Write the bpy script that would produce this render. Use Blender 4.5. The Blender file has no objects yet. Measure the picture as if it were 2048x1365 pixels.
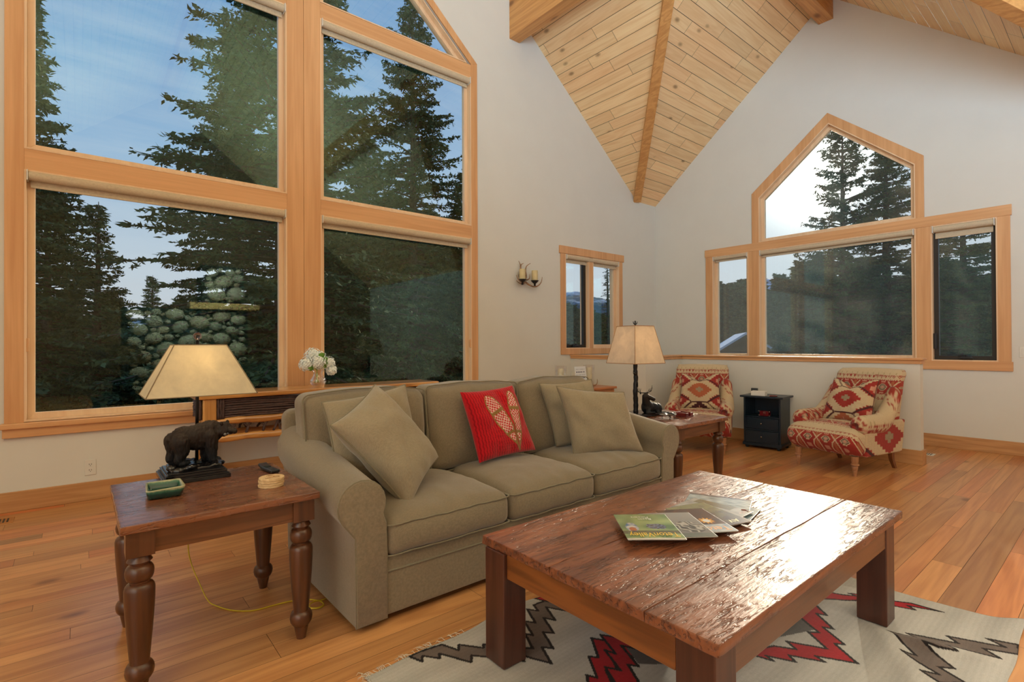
import bpy, bmesh, math, random
import numpy as np
from mathutils import Vector, Matrix, noise
from mathutils.geometry import tessellate_polygon
PI = math.pi
random.seed(7)
S = bpy.context.scene
COL = S.collection

# ------------------------------------------------------------------ camera
YAW, PITCH, ROLL, EYE = 0.875853, 0.005799, -0.0048096, 1.2
def cam_axes():
    f = Vector((math.cos(YAW), math.sin(YAW), 0)); r = Vector((math.sin(YAW), -math.cos(YAW), 0)); u = Vector((0, 0, 1))
    f2 = f*math.cos(PITCH) + u*math.sin(PITCH); u2 = -f*math.sin(PITCH) + u*math.cos(PITCH)
    return r*math.cos(ROLL) + u2*math.sin(ROLL), -r*math.sin(ROLL) + u2*math.cos(ROLL), f2
_r, _u, _f = cam_axes()
cd = bpy.data.cameras.new('camera'); cam = bpy.data.objects.new('camera', cd); COL.objects.link(cam)
M = Matrix((_r, _u, -_f)).transposed().to_4x4(); M.translation = (0, 0, EYE)
cam.matrix_world = M
cd.sensor_width = 36; cd.lens = 1036.69/2048*36; cd.clip_start = 0.05; cd.clip_end = 3000
S.camera = cam

# ------------------------------------------------------------------ node helpers
def hexc(r, g, b):
    def f(c):
        c /= 255
        return c/12.92 if c <= .04045 else ((c+.055)/1.055)**2.4
    return (f(r), f(g), f(b), 1)
class NT:
    def __init__(s, tree): s.t = tree; s.n = tree.nodes; s.l = tree.links
    def new(s, typ, **kw):
        n = s.n.new(typ)
        for k, v in kw.items():
            if k.startswith('_'): setattr(n, k[1:], v)
            else:
                key = k.replace('__', ' ')
                inp = n.inputs[int(key[1:])] if key[0] == 'i' and key[1:].isdigit() else n.inputs[key]
                if isinstance(v, bpy.types.NodeSocket): s.l.new(v, inp)
                else: inp.default_value = v
        return n
    def math(s, op, a, b=None, c=None, clamp=False):
        n = s.n.new('ShaderNodeMath'); n.operation = op; n.use_clamp = clamp
        for i, v in enumerate((a, b, c)):
            if v is None: continue
            if isinstance(v, bpy.types.NodeSocket): s.l.new(v, n.inputs[i])
            else: n.inputs[i].default_value = v
        return n.outputs[0]
    def vmath(s, op, a, b=None):
        n = s.n.new('ShaderNodeVectorMath'); n.operation = op
        for i, v in enumerate((a, b)):
            if v is None: continue
            if isinstance(v, bpy.types.NodeSocket): s.l.new(v, n.inputs[i])
            else: n.inputs[i].default_value = v
        return n.outputs[1] if op in ('DOT_PRODUCT', 'LENGTH') else n.outputs[0]
    def mix(s, fac, a, b, blend='MIX'):
        n = s.n.new('ShaderNodeMix'); n.data_type = 'RGBA'; n.blend_type = blend
        for i, v in ((0, fac), (6, a), (7, b)):
            if isinstance(v, bpy.types.NodeSocket): s.l.new(v, n.inputs[i])
            else: n.inputs[i].default_value = v
        return n.outputs[2]
    def ramp(s, fac, stops):
        n = s.n.new('ShaderNodeValToRGB'); e = n.color_ramp.elements
        while len(e) < len(stops): e.new(.5)
        for k, (p, c) in enumerate(stops):
            e[k].position = p; e[k].color = c if len(c) == 4 else (*c, 1)
        s.l.new(fac, n.inputs[0]); return n.outputs[0]
    def noise(s, vec, scale, detail=3, rough=.5, dist=0):
        n = s.n.new('ShaderNodeTexNoise'); n.inputs['Scale'].default_value = scale; n.inputs['Detail'].default_value = detail
        n.inputs['Roughness'].default_value = rough; n.inputs['Distortion'].default_value = dist
        if vec is not None: s.l.new(vec, n.inputs['Vector'])
        return n.outputs[0]
    def mapping(s, vec, scale=(1, 1, 1), rot=(0, 0, 0), loc=(0, 0, 0)):
        n = s.n.new('ShaderNodeMapping'); n.inputs['Scale'].default_value = scale; n.inputs['Rotation'].default_value = rot; n.inputs['Location'].default_value = loc
        s.l.new(vec, n.inputs['Vector']); return n.outputs[0]
    def bump(s, h, strength=.3, dist=.01):
        n = s.n.new('ShaderNodeBump'); n.inputs['Strength'].default_value = strength; n.inputs['Distance'].default_value = dist
        s.l.new(h, n.inputs['Height']); return n.outputs[0]

# ------------------------------------------------------------------ sky
SUN_AZ, SUN_EL = math.radians(20), math.radians(16)      # azimuth measured from +X towards +Y
SUN_DIR = Vector((math.cos(SUN_EL)*math.cos(SUN_AZ), math.cos(SUN_EL)*math.sin(SUN_AZ), math.sin(SUN_EL)))
W = bpy.data.worlds.new('sky'); S.world = W; W.use_nodes = True
w = NT(W.node_tree); w.n.clear()
tc = w.new('ShaderNodeTexCoord'); d = tc.outputs['Generated']
sep = w.new('ShaderNodeSeparateXYZ', i0=d)
el = w.math('MAXIMUM', sep.outputs[2], 0)
base = w.ramp(el, [(0, hexc(216, 214, 218)), (.12, hexc(206, 218, 232)), (.30, hexc(156, 192, 228)), (.5, hexc(108, 160, 214)), (1, hexc(60, 110, 180))])
cv = w.mapping(w.vmath('DIVIDE', d, w.new('ShaderNodeCombineXYZ', X=w.math('ADD', el, .25), Y=w.math('ADD', el, .25), Z=1.0).outputs[0]), scale=(1.0, 4.5, 2.0), rot=(0, 0, .5))
cl = w.noise(cv, 2.3, 6, .62, .3)
cl = w.ramp(cl, [(.40, (0, 0, 0)), (.75, (1, 1, 1))])
col = w.mix(w.math('MULTIPLY', cl, .38), base, hexc(206, 220, 236))
sd = w.vmath('DOT_PRODUCT', w.vmath('NORMALIZE', d), tuple(SUN_DIR))
g1 = w.math('POWER', w.math('MAXIMUM', sd, 0), 5)
g2 = w.math('POWER', w.math('MAXIMUM', sd, 0), 320)
col = w.mix(w.math('MULTIPLY', g1, .42), col, hexc(232, 238, 244))
col = w.mix(w.math('MULTIPLY', g2, 1.0), col, (2.6, 2.5, 2.3, 1))
bg = w.new('ShaderNodeBackground', Color=col, Strength=1.0)
out = w.new('ShaderNodeOutputWorld'); w.l.new(bg.outputs[0], out.inputs[0])

def light(name, kind, energy, color=(1, 1, 1), **kw):
    l = bpy.data.lights.new(name, kind); l.energy = energy; l.color = color
    for k, v in kw.items(): setattr(l, k, v)
    o = bpy.data.objects.new(name, l); COL.objects.link(o); return o
sun = light('sun', 'SUN', 3.0, (1, .84, .64), angle=math.radians(.9))
sun.rotation_euler = (-SUN_DIR).to_track_quat('-Z', 'Y').to_euler()

def fill_light(name, loc, target, sx, sy, energy, color):
    o = light(name, 'AREA', energy, color, shape='RECTANGLE', size=sx, size_y=sy)
    o.location = loc; o.rotation_euler = (Vector(target) - Vector(loc)).to_track_quat('-Z', 'Y').to_euler(); return o
# added fill lights without fixtures, unseen behind the camera, brightening the vaulted ceiling
fill_light('added_ceiling_fill', (1.4, -2.3, 3.6), (3.9, -1.9, 7.9), 4.0, 2.6, 570, (.50, .78, 1))
fill_light('added_ceiling_fill', (-1.6, .6, 2.6), (-1.3, .6, 9), 2.4, 4.0, 140, (.52, .80, 1))
fill_light('added_wall_fill', (-1.9, -2.0, 2.6), (-3.5, -2.0, 2.6), 5.0, 3.0, 225, (.84, .95, 1))  # added fill without a fixture, bounces light off the unseen side wall
fill_light('added_fireplace_fill', (1.9, -1.3, 3.0), (1.9, -3.2, 1.5), 1.8, .6, 260, (1, .93, .82))  # added fill, no fixture; brightens the fireplace for its reflection in the glass

S.view_settings.view_transform = 'Standard'; S.view_settings.look = 'None'
S.view_settings.exposure = -0.10; S.view_settings.gamma = 1; S.view_settings.use_curve_mapping = False

# ------------------------------------------------------------------ mesh helpers
class MB:
    def __init__(s): s.v = []; s.f = []
    def add(s, vs, fs):
        k = len(s.v); s.v += [tuple(v) for v in vs]; s.f += [tuple(i+k for i in f) for f in fs]; return s
    def box(s, x0, x1, y0, y1, z0, z1, M=None):
        vs = [Vector((x, y, z)) for z in (z0, z1) for y in (y0, y1) for x in (x0, x1)]
        if M is not None: vs = [M @ v for v in vs]
        return s.add(vs, [(0, 2, 3, 1), (4, 5, 7, 6), (0, 1, 5, 4), (2, 6, 7, 3), (0, 4, 6, 2), (1, 3, 7, 5)])
    def prism(s, poly, h0, h1, fn):
        """poly of (a, b) extruded along c from h0 to h1; fn(a, b, c) gives the point"""
        n = len(poly); vs = [fn(a, b, h0) for a, b in poly] + [fn(a, b, h1) for a, b in poly]
        fs = [tuple(range(n-1, -1, -1)), tuple(range(n, 2*n))] + [(i, (i+1) % n, n+(i+1) % n, n+i) for i in range(n)]
        return s.add(vs, fs)
    def tube(s, pts, rad, n=10, cap=True, squash=1):
        pts = [Vector(p) for p in pts]; m = len(pts)
        if not hasattr(rad, '__len__'): rad = [rad]*m
        vs = []; up = Vector((0, 0, 1)); prev = None
        for i, p in enumerate(pts):
            t = (pts[min(i+1, m-1)] - pts[max(i-1, 0)]).normalized()
            if prev is None:
                a = t.cross(up)
                if a.length < .05: a = t.cross(Vector((1, 0, 0)))
            else: a = prev - t*prev.dot(t)
            a.normalize(); prev = a; b = t.cross(a)
            for k in range(n):
                q = 2*PI*k/n; vs.append(p + a*math.cos(q)*rad[i] + b*math.sin(q)*rad[i]*squash)
        fs = [(i*n+k, i*n+(k+1) % n, (i+1)*n+(k+1) % n, (i+1)*n+k) for i in range(m-1) for k in range(n)]
        if cap: fs += [tuple(range(n-1, -1, -1)), tuple(range((m-1)*n, m*n))]
        return s.add(vs, fs)
    def loop(s, pts, rad, n=8):
        """closed tube"""
        pts = [Vector(p) for p in pts]; m = len(pts); vs = []; prev = None
        for i, p in enumerate(pts):
            t = (pts[(i+1) % m] - pts[i-1]).normalized()
            a = t.cross(Vector((0, 0, 1))) if prev is None else prev - t*prev.dot(t)
            if a.length < .05: a = t.cross(Vector((1, 0, 0)))
            a.normalize(); prev = a; b = t.cross(a)
            for k in range(n):
                q = 2*PI*k/n; vs.append(p + a*math.cos(q)*rad + b*math.sin(q)*rad)
        fs = [(i*n+k, i*n+(k+1) % n, ((i+1) % m)*n+(k+1) % n, ((i+1) % m)*n+k) for i in range(m) for k in range(n)]
        return s.add(vs, fs)
    def lathe(s, prof, cx=0, cy=0, z0=0, n=28, sx=1, sy=1, cap=True):
        m = len(prof); vs = [(cx + r*sx*math.cos(2*PI*k/n), cy + r*sy*math.sin(2*PI*k/n), z0+z) for z, r in prof for k in range(n)]
        fs = [(i*n+k, i*n+(k+1) % n, (i+1)*n+(k+1) % n, (i+1)*n+k) for i in range(m-1) for k in range(n)]
        if cap: fs += [tuple(range(n-1, -1, -1)), tuple(range((m-1)*n, m*n))]
        return s.add(vs, fs)
    def ball(s, c, r, n=14, m=9, M=None):
        if not hasattr(r, '__len__'): r = (r, r, r)
        c = Vector(c); vs = []; fs = []
        for i in range(m+1):
            th = PI*i/m
            for k in range(n):
                ph = 2*PI*k/n
                p = Vector((r[0]*math.sin(th)*math.cos(ph), r[1]*math.sin(th)*math.sin(ph), r[2]*math.cos(th)))
                if M is not None: p = M @ p
                vs.append(c+p)
        for i in range(m):
            for k in range(n): fs.append((i*n+k, (i+1)*n+k, (i+1)*n+(k+1) % n, i*n+(k+1) % n))
        return s.add(vs, fs)
    def rbox(s, hx, hy, hz, r, seg=(8, 8, 6), fn=None, c=(0, 0, 0), ar=4):
        """rounded box of half sizes hx, hy, hz, rounding r, optional deform fn(p)->p"""
        def axis(h, n):
            inner = h - r; a = [-inner - r*math.tan((1-t/ar)*PI/4) for t in range(ar)]
            mid = [-inner + 2*inner*i/n for i in range(n+1)]
            return a + mid + [-x for x in reversed(a)]
        ax = [axis(hx, seg[0]), axis(hy, seg[1]), axis(hz, seg[2])]
        H = (hx, hy, hz)
        for d in range(3):
            u, v = [(1, 2), (2, 0), (0, 1)][d]
            for sg in (-1, 1):
                A, B = ax[u], ax[v]; vs = []; fs = []
                for b in B:
                    for a in A:
                        p = [0, 0, 0]; p[d] = sg*H[d]; p[u] = a; p[v] = b
                        q = [max(-(H[k]-r), min(H[k]-r, p[k])) for k in range(3)]
                        dv = Vector([p[k]-q[k] for k in range(3)]); 
                        if dv.length > 1e-9: dv = dv.normalized()*r
                        P = Vector(q) + dv
                        if fn: P = Vector(fn(P))
                        vs.append(P + Vector(c))
                n = len(A)
                for j in range(len(B)-1):
                    for i in range(n-1):
                        f = (j*n+i, j*n+i+1, (j+1)*n+i+1, (j+1)*n+i)
                        fs.append(f if sg > 0 else f[::-1])
                s.add(vs, fs)
        return s
    def xf(s, M):
        s.v = [tuple(M @ Vector(v)) for v in s.v]; return s
    def build(s, name, mat, parent=None, smooth=False, bevel=0, weld=False, segs=2, autos=None):
        me = bpy.data.meshes.new(name); me.from_pydata(s.v, [], s.f); me.update()
        if weld:
            bm = bmesh.new(); bm.from_mesh(me); bmesh.ops.remove_doubles(bm, verts=bm.verts, dist=1e-5); bm.to_mesh(me); bm.free()
        return link(name, me, mat, parent, smooth, bevel, segs)
def link(name, me, mat, parent=None, smooth=False, bevel=0, segs=2):
    me.materials.append(mat)
    if smooth: me.shade_smooth()
    o = bpy.data.objects.new(name, me); COL.objects.link(o)
    if parent: o.parent = parent
    if bevel:
        b = o.modifiers.new('bevel', 'BEVEL'); b.width = bevel; b.segments = segs; b.limit_method = 'ANGLE'; b.angle_limit = math.radians(40)
        b.harden_normals = False
    return o
def smooth_by_angle(o, deg=40):
    me = o.data; me.shade_smooth()
    bm = bmesh.new(); bm.from_mesh(me)
    for e in bm.edges:
        if len(e.link_faces) == 2 and e.calc_face_angle(0) > math.radians(deg): e.smooth = False
    bm.to_mesh(me); bm.free(); return o
def vcol(me, name, cols):
    a = me.color_attributes.new(name, 'FLOAT_COLOR', 'POINT')
    arr = np.ones((len(me.vertices), 4), dtype=np.float32); arr[:, :3] = np.asarray(cols)[:, :3]
    a.data.foreach_set('color', arr.ravel()); return me
def tag(o, label=None, cat=None, group=None, kind=None):
    if label: o['label'] = label
    if cat: o['category'] = cat
    if group: o['group'] = group
    if kind: o['kind'] = kind
    return o
def thing(name, label, cat, loc=(0, 0, 0), rz=0, group=None):
    o = bpy.data.objects.new(name, None); COL.objects.link(o); o.location = loc; o.rotation_euler = (0, 0, rz)
    o.empty_display_size = .1
    return tag(o, label, cat, group)
def struct(o): o['kind'] = 'structure'; return o
def dup(root, loc, rz, label, group=None):
    r = root.copy(); COL.objects.link(r); r.location = loc; r.rotation_euler = (0, 0, rz); r['label'] = label
    if group: r['group'] = group
    for ch in list(root.children):
        c = ch.copy(); COL.objects.link(c); c.parent = r
        for g in list(ch.children):
            d = g.copy(); COL.objects.link(d); d.parent = c
    return r

# ------------------------------------------------------------------ materials
def mat(name, rough=.5, col=(.5, .5, .5, 1), metal=0, spec=.5, coat=0, sheen=0):
    m = bpy.data.materials.new(name); m.use_nodes = True; t = NT(m.node_tree); b = t.n['Principled BSDF']
    b.inputs['Base Color'].default_value = col; b.inputs['Roughness'].default_value = rough; b.inputs['Metallic'].default_value = metal
    b.inputs['Specular IOR Level'].default_value = spec; b.inputs['Coat Weight'].default_value = coat; b.inputs['Coat Roughness'].default_value = .15
    if sheen: b.inputs['Sheen Weight'].default_value = sheen; b.inputs['Sheen Roughness'].default_value = .5
    return m, t, b
def objco(t): return t.new('ShaderNodeTexCoord').outputs['Object']
def simple(name, col, rough=.5, metal=0, spec=.5, var=.0, scale=20, bump=0, coat=0, sheen=0):
    m, t, b = mat(name, rough, col, metal, spec, coat, sheen); co = objco(t)
    n = t.noise(co, scale, 4, .6)
    if var:
        dk = tuple(c*(1-var) for c in col[:3]) + (1,); lt = tuple(min(1, c*(1+var)) for c in col[:3]) + (1,)
        t.l.new(t.ramp(n, [(.3, dk), (.7, lt)]), b.inputs['Base Color'])
    if bump: t.l.new(t.bump(n, bump, .003), b.inputs['Normal'])
    return m
def wood(name, c1, c2, axis=0, scale=1, rough=.4, knots=0, coat=0, bump=.12, attr=None, knotcol=(.10, .035, .012, 1), ring=9, gouge=0, spec=.5, grain=.5, blot=.18):
    """wood with grain along axis (0 x, 1 y, 2 z); attr = colour attribute used as tint per plank"""
    m, t, b = mat(name, rough, coat=coat, spec=spec); co = objco(t)
    off = None
    if attr:
        at = t.new('ShaderNodeAttribute'); at.attribute_name = attr
        co = t.vmath('ADD', co, t.vmath('SCALE', at.outputs['Vector']) if False else t.vmath('MULTIPLY', at.outputs['Vector'], (37., 53., 29.)))
    sc = [7*scale]*3; sc[axis] = .55*scale
    v = t.mapping(co, scale=tuple(sc))
    warp = t.noise(v, 1.0, 3, .5, .6)
    wv = t.math('SINE', t.math('MULTIPLY', warp, ring*4.0))
    sc2 = [60*scale]*3; sc2[axis] = 1.6*scale
    fine = t.noise(t.mapping(co, scale=tuple(sc2)), 1.0, 4, .6)
    g = t.math('ADD', t.math('MULTIPLY', wv, grain*.22), t.math('MULTIPLY', fine, .55))
    g = t.math('ADD', g, .24)
    c = t.ramp(g, [(.15, c2), (.62, c1), (.9, tuple(min(1, x*1.18) for x in c1[:3]) + (1,))])
    big = t.noise(t.mapping(co, scale=(1.3, 1.3, 1.3)), 1.2, 2, .5)
    c = t.mix(t.math('MULTIPLY', big, blot), c, c2)
    if knots:
        ks = [3.2*knots]*3; ks[axis] = 1.7*knots
        vo = t.n.new('ShaderNodeTexVoronoi'); vo.inputs['Scale'].default_value = 1.0; vo.inputs['Randomness'].default_value = 1
        t.l.new(t.mapping(co, scale=tuple(ks)), vo.inputs['Vector'])
        k = t.ramp(vo.outputs['Distance'], [(.045, (1, 1, 1)), (.12, (0, 0, 0))])
        c = t.mix(t.math('MULTIPLY', k, .8), c, knotcol)
        k2 = t.ramp(vo.outputs['Distance'], [(.08, (1, 1, 1)), (.24, (0, 0, 0))])
        c = t.mix(t.math('MULTIPLY', k2, .3), c, c2)
    if attr:
        c = t.mix(1.0, c, t.math('ADD', t.new('ShaderNodeSeparateXYZ', i0=at.outputs['Vector']).outputs[0], 0), 'MULTIPLY')
        c = t.mix(t.math('MULTIPLY', t.new('ShaderNodeSeparateXYZ', i0=at.outputs['Vector']).outputs[1], .5), c, t.mix(1, c, (1.0, .62, .5, 1), 'MULTIPLY'))
    h = t.math('MULTIPLY', fine, .4)
    if gouge:
        gs = [75.]*3; gs[axis] = 13.
        gn = t.noise(t.mapping(co, scale=tuple(gs), rot=(0, 0, .5)), 1.0, 3, .55, .4)
        gm = t.ramp(gn, [(.34, (0, 0, 0)), (.47, (1, 1, 1))])
        sc_ = t.noise(co, 5.0, 2, .5); 
        msk = t.ramp(sc_, [(.36, (1, 1, 1)), (.50, (0, 0, 0))])
        gm = t.math('MAXIMUM', gm, msk)
        h = t.math('ADD', h, t.math('MULTIPLY', gm, gouge))
        c = t.mix(t.math('MULTIPLY', t.math('SUBTRACT', 1.0, gm), .6), c, c2)
        wn = t.noise(t.mapping(co, scale=(14, 60, 14)), 1.0, 3, .6)
        h = t.math('ADD', h, t.math('MULTIPLY', wn, gouge*.45))
        rr = t.ramp(t.noise(co, 9.0, 3, .6), [(.3, (rough*.75,)*3), (.75, (rough*1.5,)*3)]); t.l.new(rr, b.inputs['Roughness'])
    t.l.new(c, b.inputs['Base Color']); t.l.new(t.bump(h, bump, .004), b.inputs['Normal'])
    return m
def fabric(name, col, dark, scale=900, bump=.35, attr=None, mottled=.3, sheen=.3, streak=True):
    m, t, b = mat(name, .95, col, spec=.15, sheen=sheen); co = objco(t)
    n1 = t.noise(t.mapping(co, scale=(scale, scale*.12, scale)), 1.0, 2, .6)
    n2 = t.noise(t.mapping(co, scale=(scale*.12, scale, scale*.12)), 1.0, 2, .6)
    n = t.math('MULTIPLY', t.math('ADD', n1, n2), .5)
    big = t.noise(co, 9, 4, .6)
    if attr:
        at = t.new('ShaderNodeAttribute'); at.attribute_name = attr; c = at.outputs['Color']
        c = t.mix(t.math('MULTIPLY', t.ramp(n, [(.35, (1, 1, 1)), (.6, (0, 0, 0))]), mottled), c, t.mix(1.0, c, (.45, .45, .45, 1), 'MULTIPLY'))
    else:
        c = t.mix(t.math('MULTIPLY', t.ramp(n, [(.38, (1, 1, 1)), (.60, (0, 0, 0))]), .55), col, dark)
        c = t.mix(t.math('MULTIPLY', big, mottled), c, dark)
    t.l.new(c, b.inputs['Base Color'])
    h = t.math('ADD', t.math('MULTIPLY', n, .5), t.math('MULTIPLY', t.noise(co, 28, 3, .6), .5))
    t.l.new(t.bump(h, bump, .004), b.inputs['Normal']); return m

def pane_mat(name, dust=0.0):
    m = bpy.data.materials.new(name); m.use_nodes = True; t = NT(m.node_tree); t.n.clear()
    ge = t.new('ShaderNodeNewGeometry'); cs_ = t.math('ABSOLUTE', t.vmath('DOT_PRODUCT', ge.outputs['Normal'], ge.outputs['Incoming']))
    fr = t.math('ADD', .034, t.math('MULTIPLY', t.math('POWER', t.math('SUBTRACT', 1.0, cs_), 5.0), .95), clamp=True)
    tr = t.new('ShaderNodeBsdfTransparent', Color=(.96, .985, .975, 1)).outputs[0]
    gl = t.new('ShaderNodeBsdfGlossy', Color=(.75, 1, .86, 1), Roughness=.0).outputs[0]
    mx = t.new('ShaderNodeMixShader', i0=fr, i1=tr, i2=gl).outputs[0]
    if dust:
        co = objco(t)
        sp = t.noise(t.mapping(co, scale=(240, 240, 240)), 1.0, 3, .8)
        st = t.noise(t.mapping(co, scale=(60, 60, 2)), 1.0, 3, .7)
        k = t.math('MULTIPLY', t.math('ADD', t.ramp(sp, [(.45, (.25, .25, .25)), (.72, (1, 1, 1))]), t.math('MULTIPLY', st, .6)), dust)
        df = t.new('ShaderNodeBsdfTranslucent', Color=(.95, .95, .9, 1)).outputs[0]
        mx = t.new('ShaderNodeMixShader', i0=k, i1=mx, i2=df).outputs[0]
    o = t.new('ShaderNodeOutputMaterial'); t.l.new(mx, o.inputs[0]); return m
def glass_mat(name, col=(1, 1, 1, 1)):
    m, t, b = mat(name, .02, col); b.inputs['Transmission Weight'].default_value = 1; b.inputs['IOR'].default_value = 1.4; return m
def thin_glass(name):
    m = bpy.data.materials.new(name); m.use_nodes = True; t = NT(m.node_tree); t.n.clear()
    lw = t.new('ShaderNodeLayerWeight', Blend=.35).outputs['Facing']
    k = t.math('ADD', t.math('MULTIPLY', t.math('POWER', lw, 2.0), .7), .05)
    tr = t.new('ShaderNodeBsdfTransparent', Color=(.97, .97, .97, 1)).outputs[0]
    gl = t.new('ShaderNodeBsdfGlossy', Color=(1, 1, 1, 1), Roughness=.05).outputs[0]
    mx = t.new('ShaderNodeMixShader', i0=k, i1=tr, i2=gl).outputs[0]
    o = t.new('ShaderNodeOutputMaterial'); t.l.new(mx, o.inputs[0]); return m
def shade_mat(name, col, glow=.0):
    """lamp shade parchment: diffuse and translucent"""
    m = bpy.data.materials.new(name); m.use_nodes = True; t = NT(m.node_tree); t.n.clear(); co = objco(t)
    n = t.noise(co, 14, 5, .65, .4); c = t.ramp(n, [(.25, tuple(x*.84 for x in col[:3]) + (1,)), (.6, col), (.85, tuple(min(1, x*1.1) for x in col[:3]) + (1,))])
    a = t.new('ShaderNodeBsdfDiffuse', Color=c).outputs[0]; b = t.new('ShaderNodeBsdfTranslucent', Color=c).outputs[0]
    mx = t.new('ShaderNodeMixShader', i0=.4, i1=a, i2=b).outputs[0]
    o = t.new('ShaderNodeOutputMaterial'); t.l.new(mx, o.inputs[0]); return m

M_wall = simple('wall_paint', hexc(222, 220, 214), .9, spec=.2, var=.015, scale=3, bump=.05)
M_fir = wood('fir_trim', hexc(226, 174, 124), hexc(202, 144, 94), axis=2, rough=.38, bump=.05, scale=.8, ring=5)
M_fir_x = wood('fir_trim_x', hexc(226, 174, 124), hexc(202, 144, 94), axis=0, rough=.38, bump=.05, scale=.8, ring=5)
M_fir_y = wood('fir_trim_y', hexc(226, 174, 124), hexc(202, 144, 94), axis=1, rough=.38, bump=.05, scale=.8, ring=5)
M_fir_lit = wood('fir_sash_lit', hexc(240, 208, 172), hexc(226, 184, 144), axis=2, rough=.38, bump=.05, scale=.8, ring=5)  # paler fir for sashes and jambs, outdoor light put into the colour
M_floor = wood('fir_floor', hexc(208, 152, 98), hexc(168, 108, 62), axis=0, rough=.3, knots=1.0, coat=.1, attr='tone', bump=.06, scale=.9)
M_ceil_y = wood('pine_boards_y', hexc(248, 216, 166), hexc(232, 188, 132), axis=1, rough=.5, knots=1.2, attr='tone', bump=.06)
M_ceil_x = wood('pine_boards_x', hexc(248, 216, 166), hexc(232, 188, 132), axis=0, rough=.5, knots=1.2, attr='tone', bump=.06)
M_beam = wood('timber_beam', hexc(220, 164, 100), hexc(180, 118, 62), axis=1, rough=.5, knots=.8, bump=.1)
M_beam_x = wood('timber_beam_x', hexc(220, 164, 100), hexc(180, 118, 62), axis=0, rough=.5, knots=.8, bump=.1)
M_base = wood('baseboard_wood', hexc(205, 155, 105), hexc(170, 115, 68), axis=0, rough=.45, bump=.05)
M_base_y = wood('baseboard_wood_y', hexc(205, 155, 105), hexc(170, 115, 68), axis=1, rough=.45, bump=.05)
M_pane = pane_mat('window_glass')
M_pane_dusty = pane_mat('dusty_window_glass', .05)
M_black = simple('black_metal', (.012, .012, .014, 1), .45, var=.2)
M_bronze_frame = simple('bronze_sash', (.02, .014, .010, 1), .5)
M_blind = fabric('blind_weave', hexc(216, 200, 174), hexc(178, 158, 130), 500, .1, mottled=.15, sheen=.1)
M_white = simple('white_plastic', hexc(225, 222, 215), .4)

# ================================================================== THE ROOM
YW, XW = 5.230, 7.571            # inner faces of the window wall and the gable end wall
XL, YB = -3.6, -6.0              # unseen walls
zA = lambda x: 9.231 - .807*x if x > 1.69 else 7.867 - .807*(1.69-x)
zB = lambda y: 7.870 - .828*y
zC = lambda y: 3.567 + .862*y
YR = (7.870-3.567)/(.828+.862); ZR = zB(YR)

# floor boards: every plank is a quad with its own tone
rng = random.Random(3)
def boards(name, m, rows, fn, gap=.0015, tv=.04, rv=.18):
    """rows: list of (v0, v1, u_low0, u_low1, u_high0, u_high1, lengths); fn(u, v)->point"""
    mb = MB(); tones = []
    for (v0, v1, a0, a1, b0, b1, L) in rows:
        lo, hi = min(a0, a1), max(b0, b1)
        cuts = []; u = lo - rng.uniform(0, L)
        while u < hi:
            cuts.append(u); u += rng.uniform(.5*L, 1.3*L)
        cuts.append(u)
        for k in range(len(cuts)-1):
            c0, c1 = cuts[k]+gap/2, cuts[k+1]-gap/2
            q = []
            for v, a, b in ((v0+gap/2, a0, b0), (v1-gap/2, a1, b1)):
                q.append((min(max(c0, a), b), min(max(c1, a), b), v))
            if q[0][1]-q[0][0] < .001 and q[1][1]-q[1][0] < .001: continue
            tn = (rng.gauss(1.0, tv), max(0, rng.gauss(.1, rv)), rng.random())
            mb.add([fn(q[0][0], q[0][2]), fn(q[0][1], q[0][2]), fn(q[1][1], q[1][2]), fn(q[1][0], q[1][2])], [(0, 1, 2, 3)])
            tones += [tn]*4
    o = mb.build(name, m); vcol(o.data, 'tone', np.array(tones)); return o
rows = []; y = YB
while y < 5.40:
    wd = rng.choice((.075, .09, .105, .13, .13)); rows.append((y, y+wd, XL-.2, XL-.2, 7.9, 7.9, 2.1)); y += wd
fl = boards('floor', M_floor, rows, lambda u, v: (u, v, 0), tv=.11, rv=.75); struct(fl)
MB().box(XL-.2, 7.9, YB-.1, 5.45, -.25, -.004).build('floor', M_black).__setitem__('kind', 'structure')

rows = []; wd = .118; x = 7.70
while x > 1.69:
    x1, x0 = x, max(x-wd, 1.69)
    def lim(xx):
        z = zA(xx)
        return (z-3.567)/.862, (7.870-z)/.828
    c1, c0 = lim(x1), lim(x0)
    if x0 >= 4.30:
        rows.append((x0, x1, min(c0[1], 5.3), min(c1[1], 5.3), 5.3, 5.3, 1.8))
        rows.append((x0, x1, YB, YB, c0[0], c1[0], 1.8))
    else: rows.append((x0, x1, YB, YB, 5.3, 5.3, 2.2))
    x -= wd
ceilA = boards('ceiling', M_ceil_y, rows, lambda u, v: (v, u, zA(v)), .004); struct(ceilA)
rows = []; x = 1.69
while x > XL-.2:
    rows.append((x-wd, x, YB, YB, 5.3, 5.3, 2.2)); x -= wd
struct(boards('ceiling', M_ceil_y, rows, lambda u, v: (v, u, zA(v)), .004))
def xv(z): return (9.231-z)/.807
rows = []; y = 5.26
while y > YR:
    y1, y0 = y, max(y-wd, YR); rows.append((y0, y1, xv(zB(y0)), xv(zB(y1)), 7.7, 7.7, 1.3)); y -= wd
struct(boards('ceiling', M_ceil_x, rows, lambda u, v: (u, v, zB(v)), .004))
rows = []; y = YR
while y > -.55:
    y1, y0 = y, y-wd; rows.append((y0, y1, xv(zC(y0)), xv(zC(y1)), 7.7, 7.7, 1.3)); y -= wd
struct(boards('ceiling', M_ceil_x, rows, lambda u, v: (u, v, zC(v)), .004))
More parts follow.
